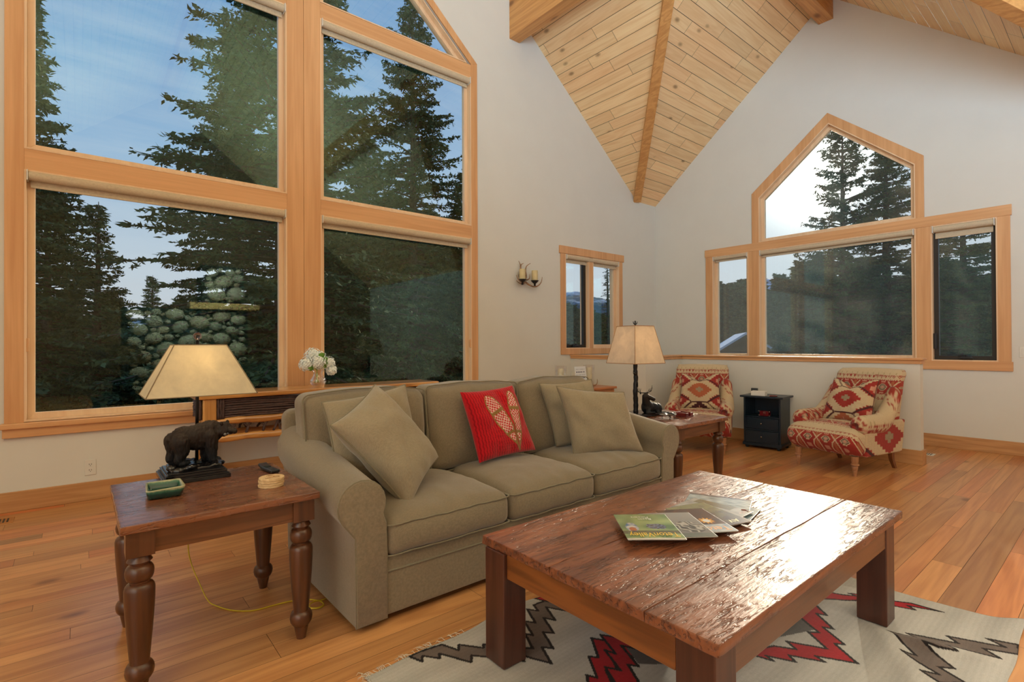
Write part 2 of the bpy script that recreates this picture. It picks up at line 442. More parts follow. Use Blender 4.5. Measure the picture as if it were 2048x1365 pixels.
# roof deck above the boards, closes the hairline gaps
rf = MB()
for (A, B, Cc, D) in (((1.69, YB, zA(1.69)), (1.69, 5.5, zA(1.69)), (7.9, 5.5, zA(7.9)), (7.9, YB, zA(7.9))),
                      ((1.69, YB, zA(1.69)), (1.69, 5.5, zA(1.69)), (XL-.2, 5.5, zA(XL-.2)), (XL-.2, YB, zA(XL-.2)))):
    pass
def deck(pts):
    n = len(pts); rf.add([(p[0], p[1], p[2]+.02) for p in pts] + [(p[0], p[1], p[2]+.2) for p in pts],
                         [tuple(range(n-1, -1, -1)), tuple(range(n, 2*n))] + [(i, (i+1) % n, n+(i+1) % n, n+i) for i in range(n)])
V1 = lambda y: (xv(zB(y)), y, zB(y)); V2 = lambda y: (xv(zC(y)), y, zC(y))
deck([(1.69, YB, zA(1.69)), (1.69, 5.45, zA(1.69)), (xv(zB(5.45)), 5.45, zB(5.45)), (4.30, YR, ZR), (7.7, -.55, zA(7.7)), (7.7, YB, zA(7.7))])
deck([(XL-.2, YB, zA(XL-.2)), (XL-.2, 5.45, zA(XL-.2)), (1.69, 5.45, zA(1.69)), (1.69, YB, zA(1.69))])
deck([(4.30, YR, ZR), V1(5.45), (7.85, 5.45, zB(5.45)), (7.85, YR, ZR)])
deck([(7.85, YR, ZR), (7.85, -.7, zC(-.7)), V2(-.7), (4.30, YR, ZR)])
struct(rf.build('ceiling', M_black))

def wall(name, outer, holes, fn, thick, m):
    """outer and holes are loops of (a, b); fn(a, b, c) with c 0 at the room face"""
    loops = [outer] + holes
    tris = tessellate_polygon([[Vector((a, b, 0)) for a, b in lp] for lp in loops])
    flat = [p for lp in loops for p in lp]; n = len(flat)
    vs = [fn(a, b, 0) for a, b in flat] + [fn(a, b, thick) for a, b in flat]
    fs = [tuple(t) for t in tris] + [tuple(i+n for i in reversed(t)) for t in tris]
    k = 0
    for lp in loops:
        L = len(lp)
        for i in range(L): fs.append((k+i, k+(i+1) % L, n+k+(i+1) % L, n+k+i))
        k += L
    mb = MB(); mb.add(vs, fs); return struct(mb.build(name, m))
fnA = lambda a, b, c: (a, YW+c, b)
fnB = lambda a, b, c: (XW+c, a, b)
holeA = [(-.315, .60), (-.315, 4.66), (1.69, 6.38), (3.705, 4.66), (3.705, .60)]
holeS = [(5.35, 1.13), (5.35, 2.49), (6.56, 2.49), (6.56, 1.13)]
wall('wall_left', [(XL, -.1), (XL, zA(XL)), (1.69, zA(1.69)), (7.04, zA(7.04)), (7.75, zB(YW)), (7.75, -.1)], [holeA, holeS], fnA, .17, M_wall)
holeB = [(.93, .985), (.93, 2.54), (1.635, 2.54), (1.635, 3.30), (2.55, 4.09), (3.47, 3.30), (3.47, 2.54), (4.19, 2.54), (4.19, .985)]
wall('wall_right', [(5.40, -.1), (5.40, zB(5.40)), (YR, ZR), (-.5, zC(-.5)), (YB, zA(7.6)), (YB, -.1)], [holeB], fnB, .17, M_wall)
M_rear = simple('rear_wall_paint', hexc(150, 120, 92), .9, var=.1)
wall('wall_rear', [(XL, -.1), (XL, zA(XL)), (1.69, zA(1.69)), (7.75, zA(7.75)), (7.75, -.1)], [], lambda a, b, c: (a, YB-c, b), .17, M_rear)
wall('wall_side', [(YB, -.1), (YB, zA(XL)), (5.4, zA(XL)), (5.4, -.1)], [], lambda a, b, c: (XL-c, a, b), .17, M_wall)

# baseboards
def bb(name, x0, x1, y0, y1, m, h=.142): return struct(MB().box(x0, x1, y0, y1, 0, h).build(name, m, bevel=.003))
bb('baseboard_left', XL, 5.457, 5.212, YW, M_base)
bb('baseboard_right', 7.553, XW, -5.9, 5.23, M_base_y)
# half wall round the stairwell with its cap
HX, HT = 6.288, .11
poly = [(5.475, YW), (5.475, 3.94), (HX, 3.94), (HX, 1.335), (HX+HT, 1.335), (HX+HT, 3.94+HT), (5.475+HT, 3.94+HT), (5.475+HT, YW)]
struct(MB().prism(poly, 0, .985, lambda a, b, c: (a, b, c)).build('wall_stair', M_wall))
def offp(o, e):   # the same outline grown by o (and by e at the free end)
    return [(5.475-o, YW), (5.475-o, 3.94-o), (HX-o, 3.94-o), (HX-o, 1.335-e), (HX+HT+o, 1.335-e), (HX+HT+o, 3.94+HT+o), (5.475+HT+o, 3.94+HT+o), (5.475+HT+o, YW)]
c = MB().prism(offp(.028, .028), 1.022, 1.042, lambda a, b, c: (a, b, c)); c.prism(offp(.012, .012), .985, 1.022, lambda a, b, c: (a, b, c))
struct(c.build('trim_1', M_fir_y, bevel=.003))
b = MB().prism(offp(.018, .018), 0, .142, lambda a, b, c: (a, b, c))
struct(b.build('baseboard_stair', M_base_y, bevel=.003))
# ceiling beams and valley boards
def beam(name, x0, x1, y0, y1, z0, z1, m): return struct(MB().box(x0, x1, y0, y1, z0, z1).build(name, m, bevel=.004))
beam('trim_2', 4.34, 4.51, -5.95, YW, 5.22, 5.74, M_beam)
beam('trim_3', 4.46, XW, 2.485, 2.66, 5.44, 5.72, M_beam_x)
beam('trim_4', 1.60, 1.78, -5.95, YW, 7.45, 7.80, M_beam)
def valley(name, P0, P1, half, drop, m):
    P0, P1 = Vector(P0), Vector(P1); t = (P1-P0).normalized(); s_ = t.cross(Vector((0, 0, 1))).normalized(); n = s_.cross(t)
    mb = MB(); vs = [p + s_*a*half + n*b for p in (P0, P1) for a, b in ((-1, -drop), (1, -drop), (1, .06), (-1, .06))]
    mb.add(vs, [(3, 2, 1, 0), (4, 5, 6, 7), (0, 1, 5, 4), (1, 2, 6, 5), (2, 3, 7, 6), (3, 0, 4, 7)])
    return struct(mb.build(name, m, bevel=.003))
valley('trim_5', V1(5.215), V1(YR+.02), .062, .045, M_beam)
valley('trim_6', V2(-.5), V2(YR-.02), .07, .045, M_beam)

# ------------------------------------------------------------------ windows
def wpart(name, mb, m, par, bevel=.002): return mb.build(name, m, par, bevel=bevel)
def frame_ring(outer, inner, c0, c1, fn):
    mb = MB(); n = len(outer)
    for i in range(n):
        j = (i+1) % n
        q = [outer[i], outer[j], inner[j], inner[i]]
        mb.prism(q, c0, c1, fn)
    return mb
def inset(loop, d):
    """inset a convex-ish loop (clockwise or counter) by d"""
    n = len(loop); P = [Vector(p) for p in loop]
    area = sum(P[i].x*P[(i+1) % n].y - P[(i+1) % n].x*P[i].y for i in range(n)); sg = 1 if area > 0 else -1
    res = []
    for i in range(n):
        a, b, c = P[i-1], P[i], P[(i+1) % n]
        d1 = (b-a).normalized(); d2 = (c-b).normalized()
        n1 = Vector((-d1.y, d1.x))*sg; n2 = Vector((-d2.y, d2.x))*sg
        k = 1 + n1.dot(n2); res.append(tuple(b + (n1+n2)*(d/k)))
    return res
def lite(par, loop, fn, sashm, panem, c0=.05, c1=.10, wd=.045, cg=.075, jamb=None):
    """a glazed light: jamb lining, sash ring and pane"""
    frame_ring(loop, inset(loop, .012), -.016, .165, fn).build('jamb', jamb or M_fir_lit, par)
    l2 = inset(loop, .012); wpart('sash', frame_ring(l2, inset(l2, wd), c0, c1, fn), sashm, par, .0015)
    l3 = inset(l2, wd-.008); MB().prism(l3, cg-.003, cg+.003, fn).build('pane', panem, par)
def blind(name_label, fn, a0, a1, ztop, drop, axis, cc=.0, r=.034):
    """roller blind: tube of rolled fabric, short drop, hem bar, end bracket; a along the wall"""
    P = lambda a, b, c: Vector(fn(a, b, c))
    base = P((a0+a1)/2, ztop, cc)
    t = thing('roller_blind', name_label, 'blind', base, 0, 'roller blinds rolled up at the window heads')
    def L(v): return v - base
    mb = MB().tube([L(P(a0+.012, ztop-r-.004, cc)), L(P(a1-.012, ztop-r-.004, cc))], r, 20); o = mb.build('fabric_roll', M_blind, t); smooth_by_angle(o)
    mb = MB().prism([(cc+r-.003, ztop-r), (cc+r, ztop-r), (cc+r, ztop-drop), (cc+r-.003, ztop-drop)], a0+.02, a1-.02, lambda c, b, a: L(P(a, b, c))); mb.build('fabric_drop', M_blind, t)
    mb = MB().prism([(cc+r-.010, ztop-drop+.004), (cc+r+.004, ztop-drop+.004), (cc+r+.004, ztop-drop-.014), (cc+r-.010, ztop-drop-.014)], a0+.02, a1-.02, lambda c, b, a: L(P(a, b, c))); mb.build('hem_bar', M_blind, t, bevel=.003)
    for a in (a0+.002, a1-.010):
        mb = MB().prism([(cc-r-.004, ztop), (cc+r+.004, ztop), (cc+r+.004, ztop-2*r-.01), (cc-r-.004, ztop-2*r-.01)], a, a+.008, lambda c, b, a_: L(P(a_, b, c))); mb.build('bracket', M_white, t, bevel=.002)
    return t
# window 1, the tall gabled window
fa = lambda a, b, c: (a, 5.228+c, b)
w1 = struct(thing('window_1', 'tall gabled picture window of four lights framed in fir', 'window'))
del w1['category']
cas = MB()
for q in ([(-.42, .64), (-.42, 4.69), (-.315, 4.66), (-.315, .64)], [(3.80, .64), (3.80, 4.69), (3.705, 4.66), (3.705, .64)],
          [(-.42, 4.69), (1.69, 6.50), (1.69, 6.38), (-.315, 4.66)], [(3.80, 4.69), (1.69, 6.50), (1.69, 6.38), (3.705, 4.66)]):
    cas.prism(q, -.016, .002, fa)
wpart('casing', cas, M_fir, w1)
wpart('mullion', MB().prism([(1.533, .64), (1.533, 6.20), (1.690, 6.33), (1.690, .64)], -.016, .165, fa).prism([(1.692, .64), (1.692, 6.33), (1.855, 6.20), (1.855, .64)], -.018, .165, fa), M_fir, w1)
for a0, a1 in ((-.315, 1.533), (1.855, 3.705)):
    wpart('rail', MB().prism([(a0, 2.505), (a1, 2.505), (a1, 2.66), (a0, 2.66)], -.014, .165, fa), M_fir_x, w1)
    wpart('rail', MB().prism([(a0, 4.49), (a1, 4.49), (a1, 4.65), (a0, 4.65)], -.014, .165, fa), M_fir_x, w1)
    lite(w1, [(a0, .645), (a1, .645), (a1, 2.505), (a0, 2.505)], fa, M_fir_lit, M_pane)
    lite(w1, [(a0, 2.66), (a1, 2.66), (a1, 4.49), (a0, 4.49)], fa, M_fir_lit, M_pane)
lite(w1, [(-.26, 4.652), (1.533, 4.652), (1.533, 6.19)], fa, M_fir_lit, M_pane)
lite(w1, [(1.855, 4.652), (3.65, 4.652), (1.855, 6.19)], fa, M_fir_lit, M_pane)
wpart('sill', MB().prism([(-.055, .60), (.165, .60), (.165, .648), (-.055, .640)], -.44, 3.83, lambda c, b, a: (a, 5.228+c, b)), M_fir_x, w1, .006)
wpart('apron', MB().prism([(-.03, .535), (.002, .535), (.002, .602), (-.03, .602)], -.43, 3.82, lambda c, b, a: (a, 5.228+c, b)), M_fir_x, w1, .003)
for a in (-.300, 3.690):
    wpart('latch', MB().box(a-.012, a+.012, 5.215, 5.24, 1.16, 1.26), M_fir, w1, .004)
zb = 2.503
blind('rolled blind under the rail of the lower left tall window light', fa, -.303, 1.521, 2.503, .105, 'x')
blind('rolled blind under the rail of the lower right tall window light', fa, 1.867, 3.693, 2.503, .105, 'x')
blind('rolled blind at the head of the upper left tall window light, cut by the frame', fa, -.303, 1.521, 4.488, .105, 'x')
blind('rolled blind at the head of the upper right tall window light beside plain wall', fa, 1.867, 3.693, 4.488, .105, 'x')
# window 2, small window beside the corner
def crank(par, base, along, out, m=M_black):
    """casement operator: cover and folding handle, at base, along and out are unit vectors"""
    b = Vector(base); a = Vector(along); o = Vector(out); z = Vector((0, 0, 1)); R = Matrix((a, o, z)).transposed().to_4x4(); R.translation = b
    mb = MB().rbox(.06, .022, .016, .012, (3, 2, 2), lambda p: (p.x*(1-.25*(p.z > 0)), p.y, p.z)); mb.ball((.0, .0, .018), (.016, .014, .016))
    mb.tube([(.0, .01, .030), (-.03, .018, .030), (-.07, .016, .022)], .006, 8); mb.xf(R); mb.build('crank_handle', m, par, smooth=True)
w2 = struct(thing('window_2', 'small two-light casement window framed in fir beside the corner', 'window')); del w2['category']
cas = MB(); 
for q in ([(5.262, 1.13), (5.262, 2.495), (5.35, 2.495), (5.35, 1.13)], [(6.56, 1.13), (6.56, 2.495), (6.648, 2.495), (6.648, 1.13)]): cas.prism(q, -.016, .002, fa)
cas.prism([(5.235, 2.495), (6.68, 2.495), (6.68, 2.605), (5.235, 2.605)], -.022, .002, fa); cas.prism([(5.262, 1.045), (6.648, 1.045), (6.648, 1.13), (5.262, 1.13)], -.018, .002, fa)
wpart('casing', cas, M_fir, w2)
wpart('mullion', MB().prism([(5.86, 1.13), (5.94, 1.13), (5.94, 2.49), (5.86, 2.49)], -.01, .165, fa), M_fir, w2)
lite(w2, [(5.35, 1.13), (5.86, 1.13), (5.86, 2.49), (5.35, 2.49)], fa, M_bronze_frame, M_pane_dusty)
lite(w2, [(5.94, 1.13), (6.56, 1.13), (6.56, 2.49), (5.94, 2.49)], fa, M_fir_lit, M_pane)
crank(w2, (5.58, 5.235, 1.165), (1, 0, 0), (0, -1, 0))
blind('rolled blind at the head of the small corner window', fa, 5.365, 6.545, 2.488, .10, 'x', r=.03)
# window 3, the gabled group in the end wall
fb = lambda a, b, c: (7.569+c, a, b)
w3 = struct(thing('window_3', 'gabled window group of four lights framed in fir on the end wall', 'window')); del w3['category']
cas = MB()
for q in ([(4.19, .985), (4.30, .985), (4.30, 2.545), (4.19, 2.545)], [(.827, .985), (.93, .985), (.93, 2.545), (.827, 2.545)],
          [(3.47, .985), (3.626, .985), (3.626, 2.545), (3.47, 2.545)], [(1.495, .985), (1.635, .985), (1.635, 2.545), (1.495, 2.545)],
          [(3.47, 2.655), (3.568, 2.655), (3.568, 3.377), (3.47, 3.30)], [(1.553, 2.655), (1.635, 2.655), (1.635, 3.30), (1.553, 3.378)],
          [(3.568, 3.377), (2.56, 4.225), (2.55, 4.09), (3.47, 3.30)], [(1.553, 3.378), (2.56, 4.225), (2.55, 4.09), (1.635, 3.30)]):
    cas.prism(q, -.016, .002, fb)
wpart('casing', cas, M_fir, w3)
wpart('rail', MB().prism([(.815, 2.54), (4.31, 2.54), (4.31, 2.655), (.815, 2.655)], -.022, .165, fb), M_fir_y, w3)
wpart('apron', MB().prism([(.815, .885), (4.31, .885), (4.31, .985), (.815, .985)], -.018, .002, fb), M_fir_y, w3)
wpart('mullion', MB().prism([(3.47, .985), (3.626, .985), (3.626, 2.545), (3.47, 2.545)], -.012, .165, fb), M_fir, w3)
wpart('mullion', MB().prism([(1.495, .985), (1.635, .985), (1.635, 2.545), (1.495, 2.545)], -.012, .165, fb), M_fir, w3)
lite(w3, [(3.626, .985), (4.19, .985), (4.19, 2.54), (3.626, 2.54)], fb, M_fir_lit, M_pane_dusty)
lite(w3, [(1.635, .985), (3.47, .985), (3.47, 2.54), (1.635, 2.54)], fb, M_fir_lit, M_pane_dusty)
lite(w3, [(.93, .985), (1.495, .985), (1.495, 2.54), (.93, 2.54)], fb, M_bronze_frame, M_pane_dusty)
lite(w3, [(1.635, 2.655), (3.47, 2.655), (3.47, 3.30), (2.55, 4.09), (1.635, 3.30)], fb, M_fir_lit, M_pane_dusty)
crank(w3, (7.56, 1.19, 1.02), (0, -1, 0), (-1, 0, 0))
wpart('latch', MB().box(7.565, 7.585, 1.455, 1.480, 1.12, 1.30), M_black, w3, .004)
blind('rolled blind in the narrow left light of the gabled end window', fb, 3.64, 4.176, 2.535, .07, 'y', r=.026)
blind('long rolled blind across the middle light of the gabled end window', fb, 1.65, 3.456, 2.535, .085, 'y', r=.032)
blind('rolled blind in the dark-framed right light of the gabled end window', fb, .945, 1.481, 2.535, .13, 'y', r=.036)

# ------------------------------------------------------------------ outlet, registers, switch
t = thing('wall_outlet', 'white duplex power outlet low on the wall under the tall window', 'outlet', (.063, YW, .25))
MB().box(-.035, .035, -.006, 0, -.058, .062).build('cover_plate', M_white, t, bevel=.003)
for dz in (-.02, .024):
    r = MB().lathe([(0, .017), (.002, .017)], n=20).xf(Matrix.Translation((0, -.006, dz)) @ Matrix.Rotation(PI/2, 4, 'X')).build('receptacle', M_white, t)
    MB().box(-.008, -.005, -.0092, -.0078, dz-.002, dz+.008).box(.005, .008, -.0092, -.0078, dz-.002, dz+.008).box(-.002, .002, -.0092, -.0078, dz-.011, dz-.006).build('slots', M_black, t)
def register(x, y, lx, ly, label, m):
    t = thing('floor_register', label, 'vent', (x, y, 0))
    MB().box(-lx/2, lx/2, -ly/2, ly/2, .0, .004).build('frame', m, t, bevel=.001)
    mb = MB(); n = int(max(lx, ly)/.022)
    for i in range(n):
        if lx > ly: a = -lx/2+.02+(lx-.04)*(i+.2)/n; mb.box(a, a+.010, -ly/2+.018, ly/2-.018, .0038, .005)
        else: a = -ly/2+.02+(ly-.04)*(i+.2)/n; mb.box(-lx/2+.018, lx/2-.018, a, a+.010, .0038, .005)
    mb.build('slots', M_black, t); return t
M_reg = wood('register_wood', hexc(190, 130, 75), hexc(150, 92, 46), axis=0)
register(-.52, 4.97, .34, .14, 'wooden floor register with dark slots under the tall window', M_reg)
register(6.95, 1.52, .14, .32, 'pale floor register past the end of the half wall', M_white)
t = thing('light_switch', 'white light switch on the end wall at the right edge of the picture', 'switch', (XW, .735, 1.09))
MB().box(-.006, 0, -.035, .035, -.058, .058).build('cover_plate', M_white, t, bevel=.003)
MB().box(-.010, -.005, -.016, .016, -.033, .033).build('rocker', M_white, t, bevel=.002)

# ================================================================== OUTSIDE
def at(px, d):
    k = (px-1024)/1036.69*d
    return (_f.x*d + _r.x*k, _f.y*d + _r.y*k)
def zpx(py, d): return EYE + (681.74-py)/1036.69*d
GZ = -2.6
m, t, b = mat('forest_floor', .95, spec=.1); co = objco(t)
n1 = t.noise(co, .35, 5, .6); n2 = t.noise(co, 3, 4, .6)
cc_ = t.ramp(n2, [(.3, hexc(34, 32, 24)), (.7, hexc(70, 64, 46))])
t.l.new(t.mix(t.ramp(n1, [(.52, (0, 0, 0)), (.60, (1, 1, 1))]), cc_, hexc(205, 214, 228)), b.inputs['Base Color']); M_ground = m
def ground_h(x, y):
    r = math.hypot(x, y)
    return GZ - .8*min(1, r/60) + .35*noise.noise(Vector((x*.06, y*.06, 0)))
mb = MB(); N = 60; R0 = 6; Rm = 170
rings = [Rm*(i/26)**1.5 for i in range(27)]
vs = []; fs = []
for r_ in rings:
    for k in range(N):
        q = 2*PI*k/N; x, y = 2+r_*math.cos(q), r_*math.sin(q); vs.append((x, y, ground_h(x, y)))
for i in range(len(rings)-1):
    for k in range(N): fs.append((i*N+k, i*N+(k+1) % N, (i+1)*N+(k+1) % N, (i+1)*N+k))
g = mb.add(vs, fs).build('ground', M_ground, smooth=True); g['kind'] = 'structure'
# hills, forested with snow clearings, aerial haze tinted into the forest colour
m, t, b = mat('hazed_forest_hill', .95, spec=.1); co = objco(t)
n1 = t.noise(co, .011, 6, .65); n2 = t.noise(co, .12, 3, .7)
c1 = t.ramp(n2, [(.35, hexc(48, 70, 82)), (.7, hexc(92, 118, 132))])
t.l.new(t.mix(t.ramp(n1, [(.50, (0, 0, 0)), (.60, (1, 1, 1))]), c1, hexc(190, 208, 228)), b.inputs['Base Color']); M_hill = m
def hill(name, label, az0, az1, rad, depth, top, seed, lowf=.02):
    vs = []; fs = []; NA, NR = 150, 22
    for j in range(NR+1):
        r_ = rad + depth*j/NR
        for i in range(NA+1):
            q = az0 + (az1-az0)*i/NA; x, y = r_*math.cos(q), r_*math.sin(q)
            e = math.sin(PI*min(1, max(0, i/NA)))**.35
            h = top*math.sin(min(1, j/NR*1.1)*PI/2)*e*(1 + .38*noise.fractal(Vector((x*.006+seed, y*.006, 0)), 1.0, 2.0, 5)) + .012*top*noise.fractal(Vector((x*.1, y*.1, seed)), .8, 2, 4)
            vs.append((x, y, -12+h))
    for j in range(NR):
        for i in range(NA): k = j*(NA+1)+i; fs.append((k, k+1, k+NA+2, k+NA+1))
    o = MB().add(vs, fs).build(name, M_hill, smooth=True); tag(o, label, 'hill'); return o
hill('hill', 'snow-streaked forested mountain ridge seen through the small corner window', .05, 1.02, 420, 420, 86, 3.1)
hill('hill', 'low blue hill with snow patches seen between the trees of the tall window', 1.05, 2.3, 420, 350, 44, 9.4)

m, t, b = mat('conifer_needles', .75, spec=.2); co = objco(t)
oi = t.new('ShaderNodeObjectInfo').outputs['Random']
nn = t.noise(co, 1.6, 4, .6)
cf = t.ramp(nn, [(.3, hexc(46, 68, 52)), (.6, hexc(86, 110, 72)), (.85, hexc(140, 144, 86))])
cf = t.mix(oi, cf, t.mix(1.0, cf, (1.12, 1.0, .85, 1), 'MULTIPLY'))
t.l.new(cf, b.inputs['Base Color']); M_needle = m
m2 = m.copy(); m2.name = 'bare_twigs'
M_bark = simple('conifer_bark', hexc(92, 82, 72), .95, var=.4, scale=9, bump=.6, spec=.1)

def conifer(seed, h, R, bare=.12, dens=1.0, shape=.85, tuft=.10, gap=0.0, top=.02, bdrop=.25):
    """trunk mesh and foliage mesh of one conifer, local origin at the trunk foot"""
    rs = np.random.RandomState(seed); rad0 = .016*h+.04
    tr = MB(); n = 12; pts = []; rr = []
    for i in range(n+1):
        u = i/n; pts.append((.06*math.sin(3*u+seed), .06*math.cos(2*u+seed), h*u-.4*(i == 0))); rr.append(rad0*(1-u)**.9+.008)
    tr.tube(pts, rr, 9)
    quads = []; z = h*bare
    while z < h*.985:
        t_ = (z/h-bare)/(1-bare); L0 = R*((1-t_)**shape)*min(1, .45+t_*3.5)+.08
        nb = rs.randint(6, 10)
        for b_ in range(nb):
            if rs.rand() < gap: continue
            az = rs.rand()*2*PI; L = L0*rs.uniform(.55, 1.18); zz = z + rs.uniform(-.12, .12)
            dirx, diry = math.cos(az), math.sin(az); m_ = max(3, int(L/.16))
            bp = []
            up = .55*t_ - .05
            for i in range(m_+1):
                s = i/m_; bp.append(np.array([dirx*L*s, diry*L*s, zz + L*(up*s - (bdrop+.2*(1-t_))*s*s + .16*s**4)]))
            tr.tube([tuple(p) for p in bp], [max(.006, .018*L*(1-i/m_)+.005) for i in range(m_+1)], 4, cap=False)
            # side twigs
            k = int(L/.052*dens)+3
            for j in range(k):
                s = rs.uniform(.22, 1.0)**.8; i = min(m_-1, int(s*m_)); fr = s*m_-i; p = bp[i]*(1-fr)+bp[i+1]*fr
                side = 1 if j % 2 else -1
                tl = (.14+.42*L*.35*(1.05-s))*rs.uniform(.6, 1.3)
                ang = az + side*rs.uniform(.6, 1.25); dv = np.array([math.cos(ang), math.sin(ang), rs.uniform(-.45, .05)])
                q = 1+int(tl/.055)
                for c_ in range(q):
                    o = p + dv*tl*(c_+.5)/q + rs.normal(0, .018, 3)
                    a = dv + rs.normal(0, .55, 3); a /= np.linalg.norm(a); bb_ = np.cross(a, rs.normal(0, 1, 3)); bb_ /= np.linalg.norm(bb_)+1e-9
                    l = tuft*rs.uniform(.6, 1.35); wv = l*rs.uniform(.30, .55)
                    quads.append((o-a*l*.5, o+bb_*wv*.6, o+a*l*.8, o-bb_*wv*.6))
        z += rs.uniform(.13, .25)*(1.15-.45*t_)
    q = np.array(quads, dtype=np.float32).reshape(-1, 3); nq = len(quads)
    me = bpy.data.meshes.new('foliage'); me.vertices.add(len(q)); me.vertices.foreach_set('co', q.ravel())
    me.loops.add(nq*4); me.loops.foreach_set('vertex_index', np.arange(nq*4, dtype=np.int32)); me.polygons.add(nq)
    me.polygons.foreach_set('loop_start', np.arange(0, nq*4, 4, dtype=np.int32)); me.update(); me.validate()
    me.materials.append(M_needle)
    mt = bpy.data.meshes.new('trunk'); mt.from_pydata(tr.v, [], tr.f); mt.shade_smooth(); mt.materials.append(M_bark)
    return mt, me
PROTO = {}
def _p(k, *a):
    mt, me = conifer(*a); PROTO[k] = (mt, me, a[1])
_p('pine', 31, 15, 3.0, .10, .55, .62, .12, .30, .02, .15)
def tree(kind, px, d, ytop, label, group=None, rz=None, widen=1.0, name='conifer_tree'):
    mt, me, h0 = PROTO[kind]
    x, y = at(px, d); gz = ground_h(x, y)-.1; h = zpx(ytop, d)-gz; s = h/h0
    t = thing(name, label, 'tree', (x, y, gz), random.uniform(0, 6.28) if rz is None else rz, group); t.scale = (s*widen, s*widen, s)
    for nm, mm in (('trunk', mt), ('foliage', me)):
        o = bpy.data.objects.new(nm, mm); COL.objects.link(o); o.parent = t
    return t
for k, a in {'tall': (11, 15, 2.7, .10, 1.15, .8, .10, .0), 'slim': (12, 12, 1.5, .06, 1.2, .85, .10, .0), 'open': (13, 15, 3.1, .12, 1.0, .7, .10, .06),
             'small': (14, 8, 1.5, .03, 1.2, .9, .09, 0), 'back': (15, 12, 2.6, .05, .9, .65, .24, 0), 'snag': (16, 12, .7, .15, .12, .8, .07, .2)}.items():
    mt, me = conifer(*a); PROTO[k] = (mt, me, a[1])
# through the tall window
tree('slim', 52, 12, -60, 'slender dark conifer at the far left edge of the tall window', rz=1.0, widen=1.05)
tree('small', 190, 19, 392, 'mid-height conifer in the lower left of the tall window, left of the sky gap', rz=2.0, widen=1.15)
tree('tall', 95, 16, 340, 'broad dark conifer behind the slender one at the left of the tall window', rz=.4, widen=1.3)
tree('small', 303, 42, 540, 'small pointed distant conifer below the pale sky gap', rz=3.0, widen=1.2)
tree('open', 572, 12.5, -260, 'very tall conifer behind the middle mullion of the tall window', rz=4.0, widen=1.25)
tree('tall', 470, 17, 40, 'tall conifer just left of the middle mullion', rz=5.1, widen=.95)
tree('open', 826, 17, -18, 'tall conifer with bare trunk centred in the right half of the tall window', rz=.7, widen=.80)
tree('tall', 735, 20, 250, 'bushy conifer left of the one centred in the right window half', rz=2.4, widen=1.1)
tree('tall', 930, 19, 330, 'bushy conifer at the right edge of the tall window', rz=3.3, widen=1.2)
# through the end wall windows
tree('pine', 1690, 15, 232, 'open-branched pine with a straight trunk in the middle of the gabled end window', rz=1.9, widen=.88)
tree('tall', 1778, 15.5, 268, 'dense conifer right of the open pine in the gabled end window', rz=.2, widen=1.25)
tree('tall', 1925, 13, 300, 'dark conifer filling the narrow right light of the end window', rz=2.9, widen=1.1)
tree('tall', 1640, 24, 500, 'shaded conifer low behind the open pine of the end window', rz=2.2, widen=1.3)
tree('snag', 1216, 22, 505, 'bare thin snag seen in the right light of the small corner window', rz=1.2)
random.seed(21)
def backs(pxs, d, yt, dy, label, grp, sp, kind='back', wd=(1.0, 1.5)):
    px = pxs[0]
    while px < pxs[1]:
        dd = d*random.uniform(.85, 1.2)
        tree(kind, px, dd, yt + random.uniform(-dy, dy), label, grp, widen=random.uniform(*wd)); px += sp*random.uniform(.75, 1.25)
GA = 'forest trees behind the tall window'; GB = 'forest trees behind the end wall windows'; GS = 'valley trees behind the small window'
backs((-40, 250), 30, 600, 22, 'dark conifer of the forest backdrop low in the left part of the tall window', GA, 34)
backs((330, 560), 32, 600, 20, 'dark conifer of the forest backdrop right of the pale sky gap', GA, 34)
backs((250, 330), 40, 655, 12, 'low dark conifer of the forest backdrop directly below the pale sky gap', GA, 30)
backs((-60, 560), 22, 640, 14, 'shadowy nearer conifer along the bottom of the left tall window light', GA, 48)
backs((640, 960), 28, 430, 50, 'conifer of the forest backdrop behind the lower right tall window light', GA, 40)
backs((600, 980), 22, 560, 30, 'shadowy nearer conifer along the bottom of the right tall window light', GA, 55)
backs((1560, 2040), 26, 530, 30, 'shaded conifer of the forest behind the middle and right end wall lights', GB, 46)
backs((1580, 2040), 20, 600, 25, 'low nearer conifer along the bottom of the end wall windows', GB, 60)
backs((1425, 1520), 62, 556, 10, 'distant conifer seen in the narrow left light of the end wall', GB, 14)
backs((1500, 1570), 50, 570, 10, 'distant conifer at the left edge of the middle end wall light', GB, 22)
backs((1110, 1240), 55, 618, 16, 'green conifer in the valley beyond the small corner window', GS, 15)
backs((1110, 1160), 40, 590, 16, 'nearer green conifer in the left light of the small corner window', GS, 20)
# neighbouring house
hx, hy = at(1480, 30); t = thing('house', 'dark neighbouring house with snow-edged gable roof below the end windows', 'house', (hx, hy, 0), .55)
M_dark = simple('dark_siding', hexc(40, 40, 46), .9, var=.3); M_snow = simple('snow', hexc(235, 240, 250), .8)
MB().prism([(-3.2, -3.4), (3.2, -3.4), (3.2, -.6), (0, 1.45), (-3.2, -.6)], -3, 3, lambda a, b, c: (c, a, b)).build('walls', M_dark, t)
rr_ = MB()
for sg in (-1, 1): rr_.prism([(0, 1.62), (sg*3.7, -.80), (sg*3.7, -.95), (0, 1.45)], -3.4, 3.4, lambda a, b, c: (c, a, b))
rr_.build('roof', M_dark, t)
rr_ = MB()
for sg in (-1, 1): rr_.prism([(0, 1.75), (sg*3.72, -.68), (sg*3.7, -.79), (0, 1.63)], -3.42, 3.42, lambda a, b, c: (c, a, b))
rr_.build('snow_cover', M_snow, t)

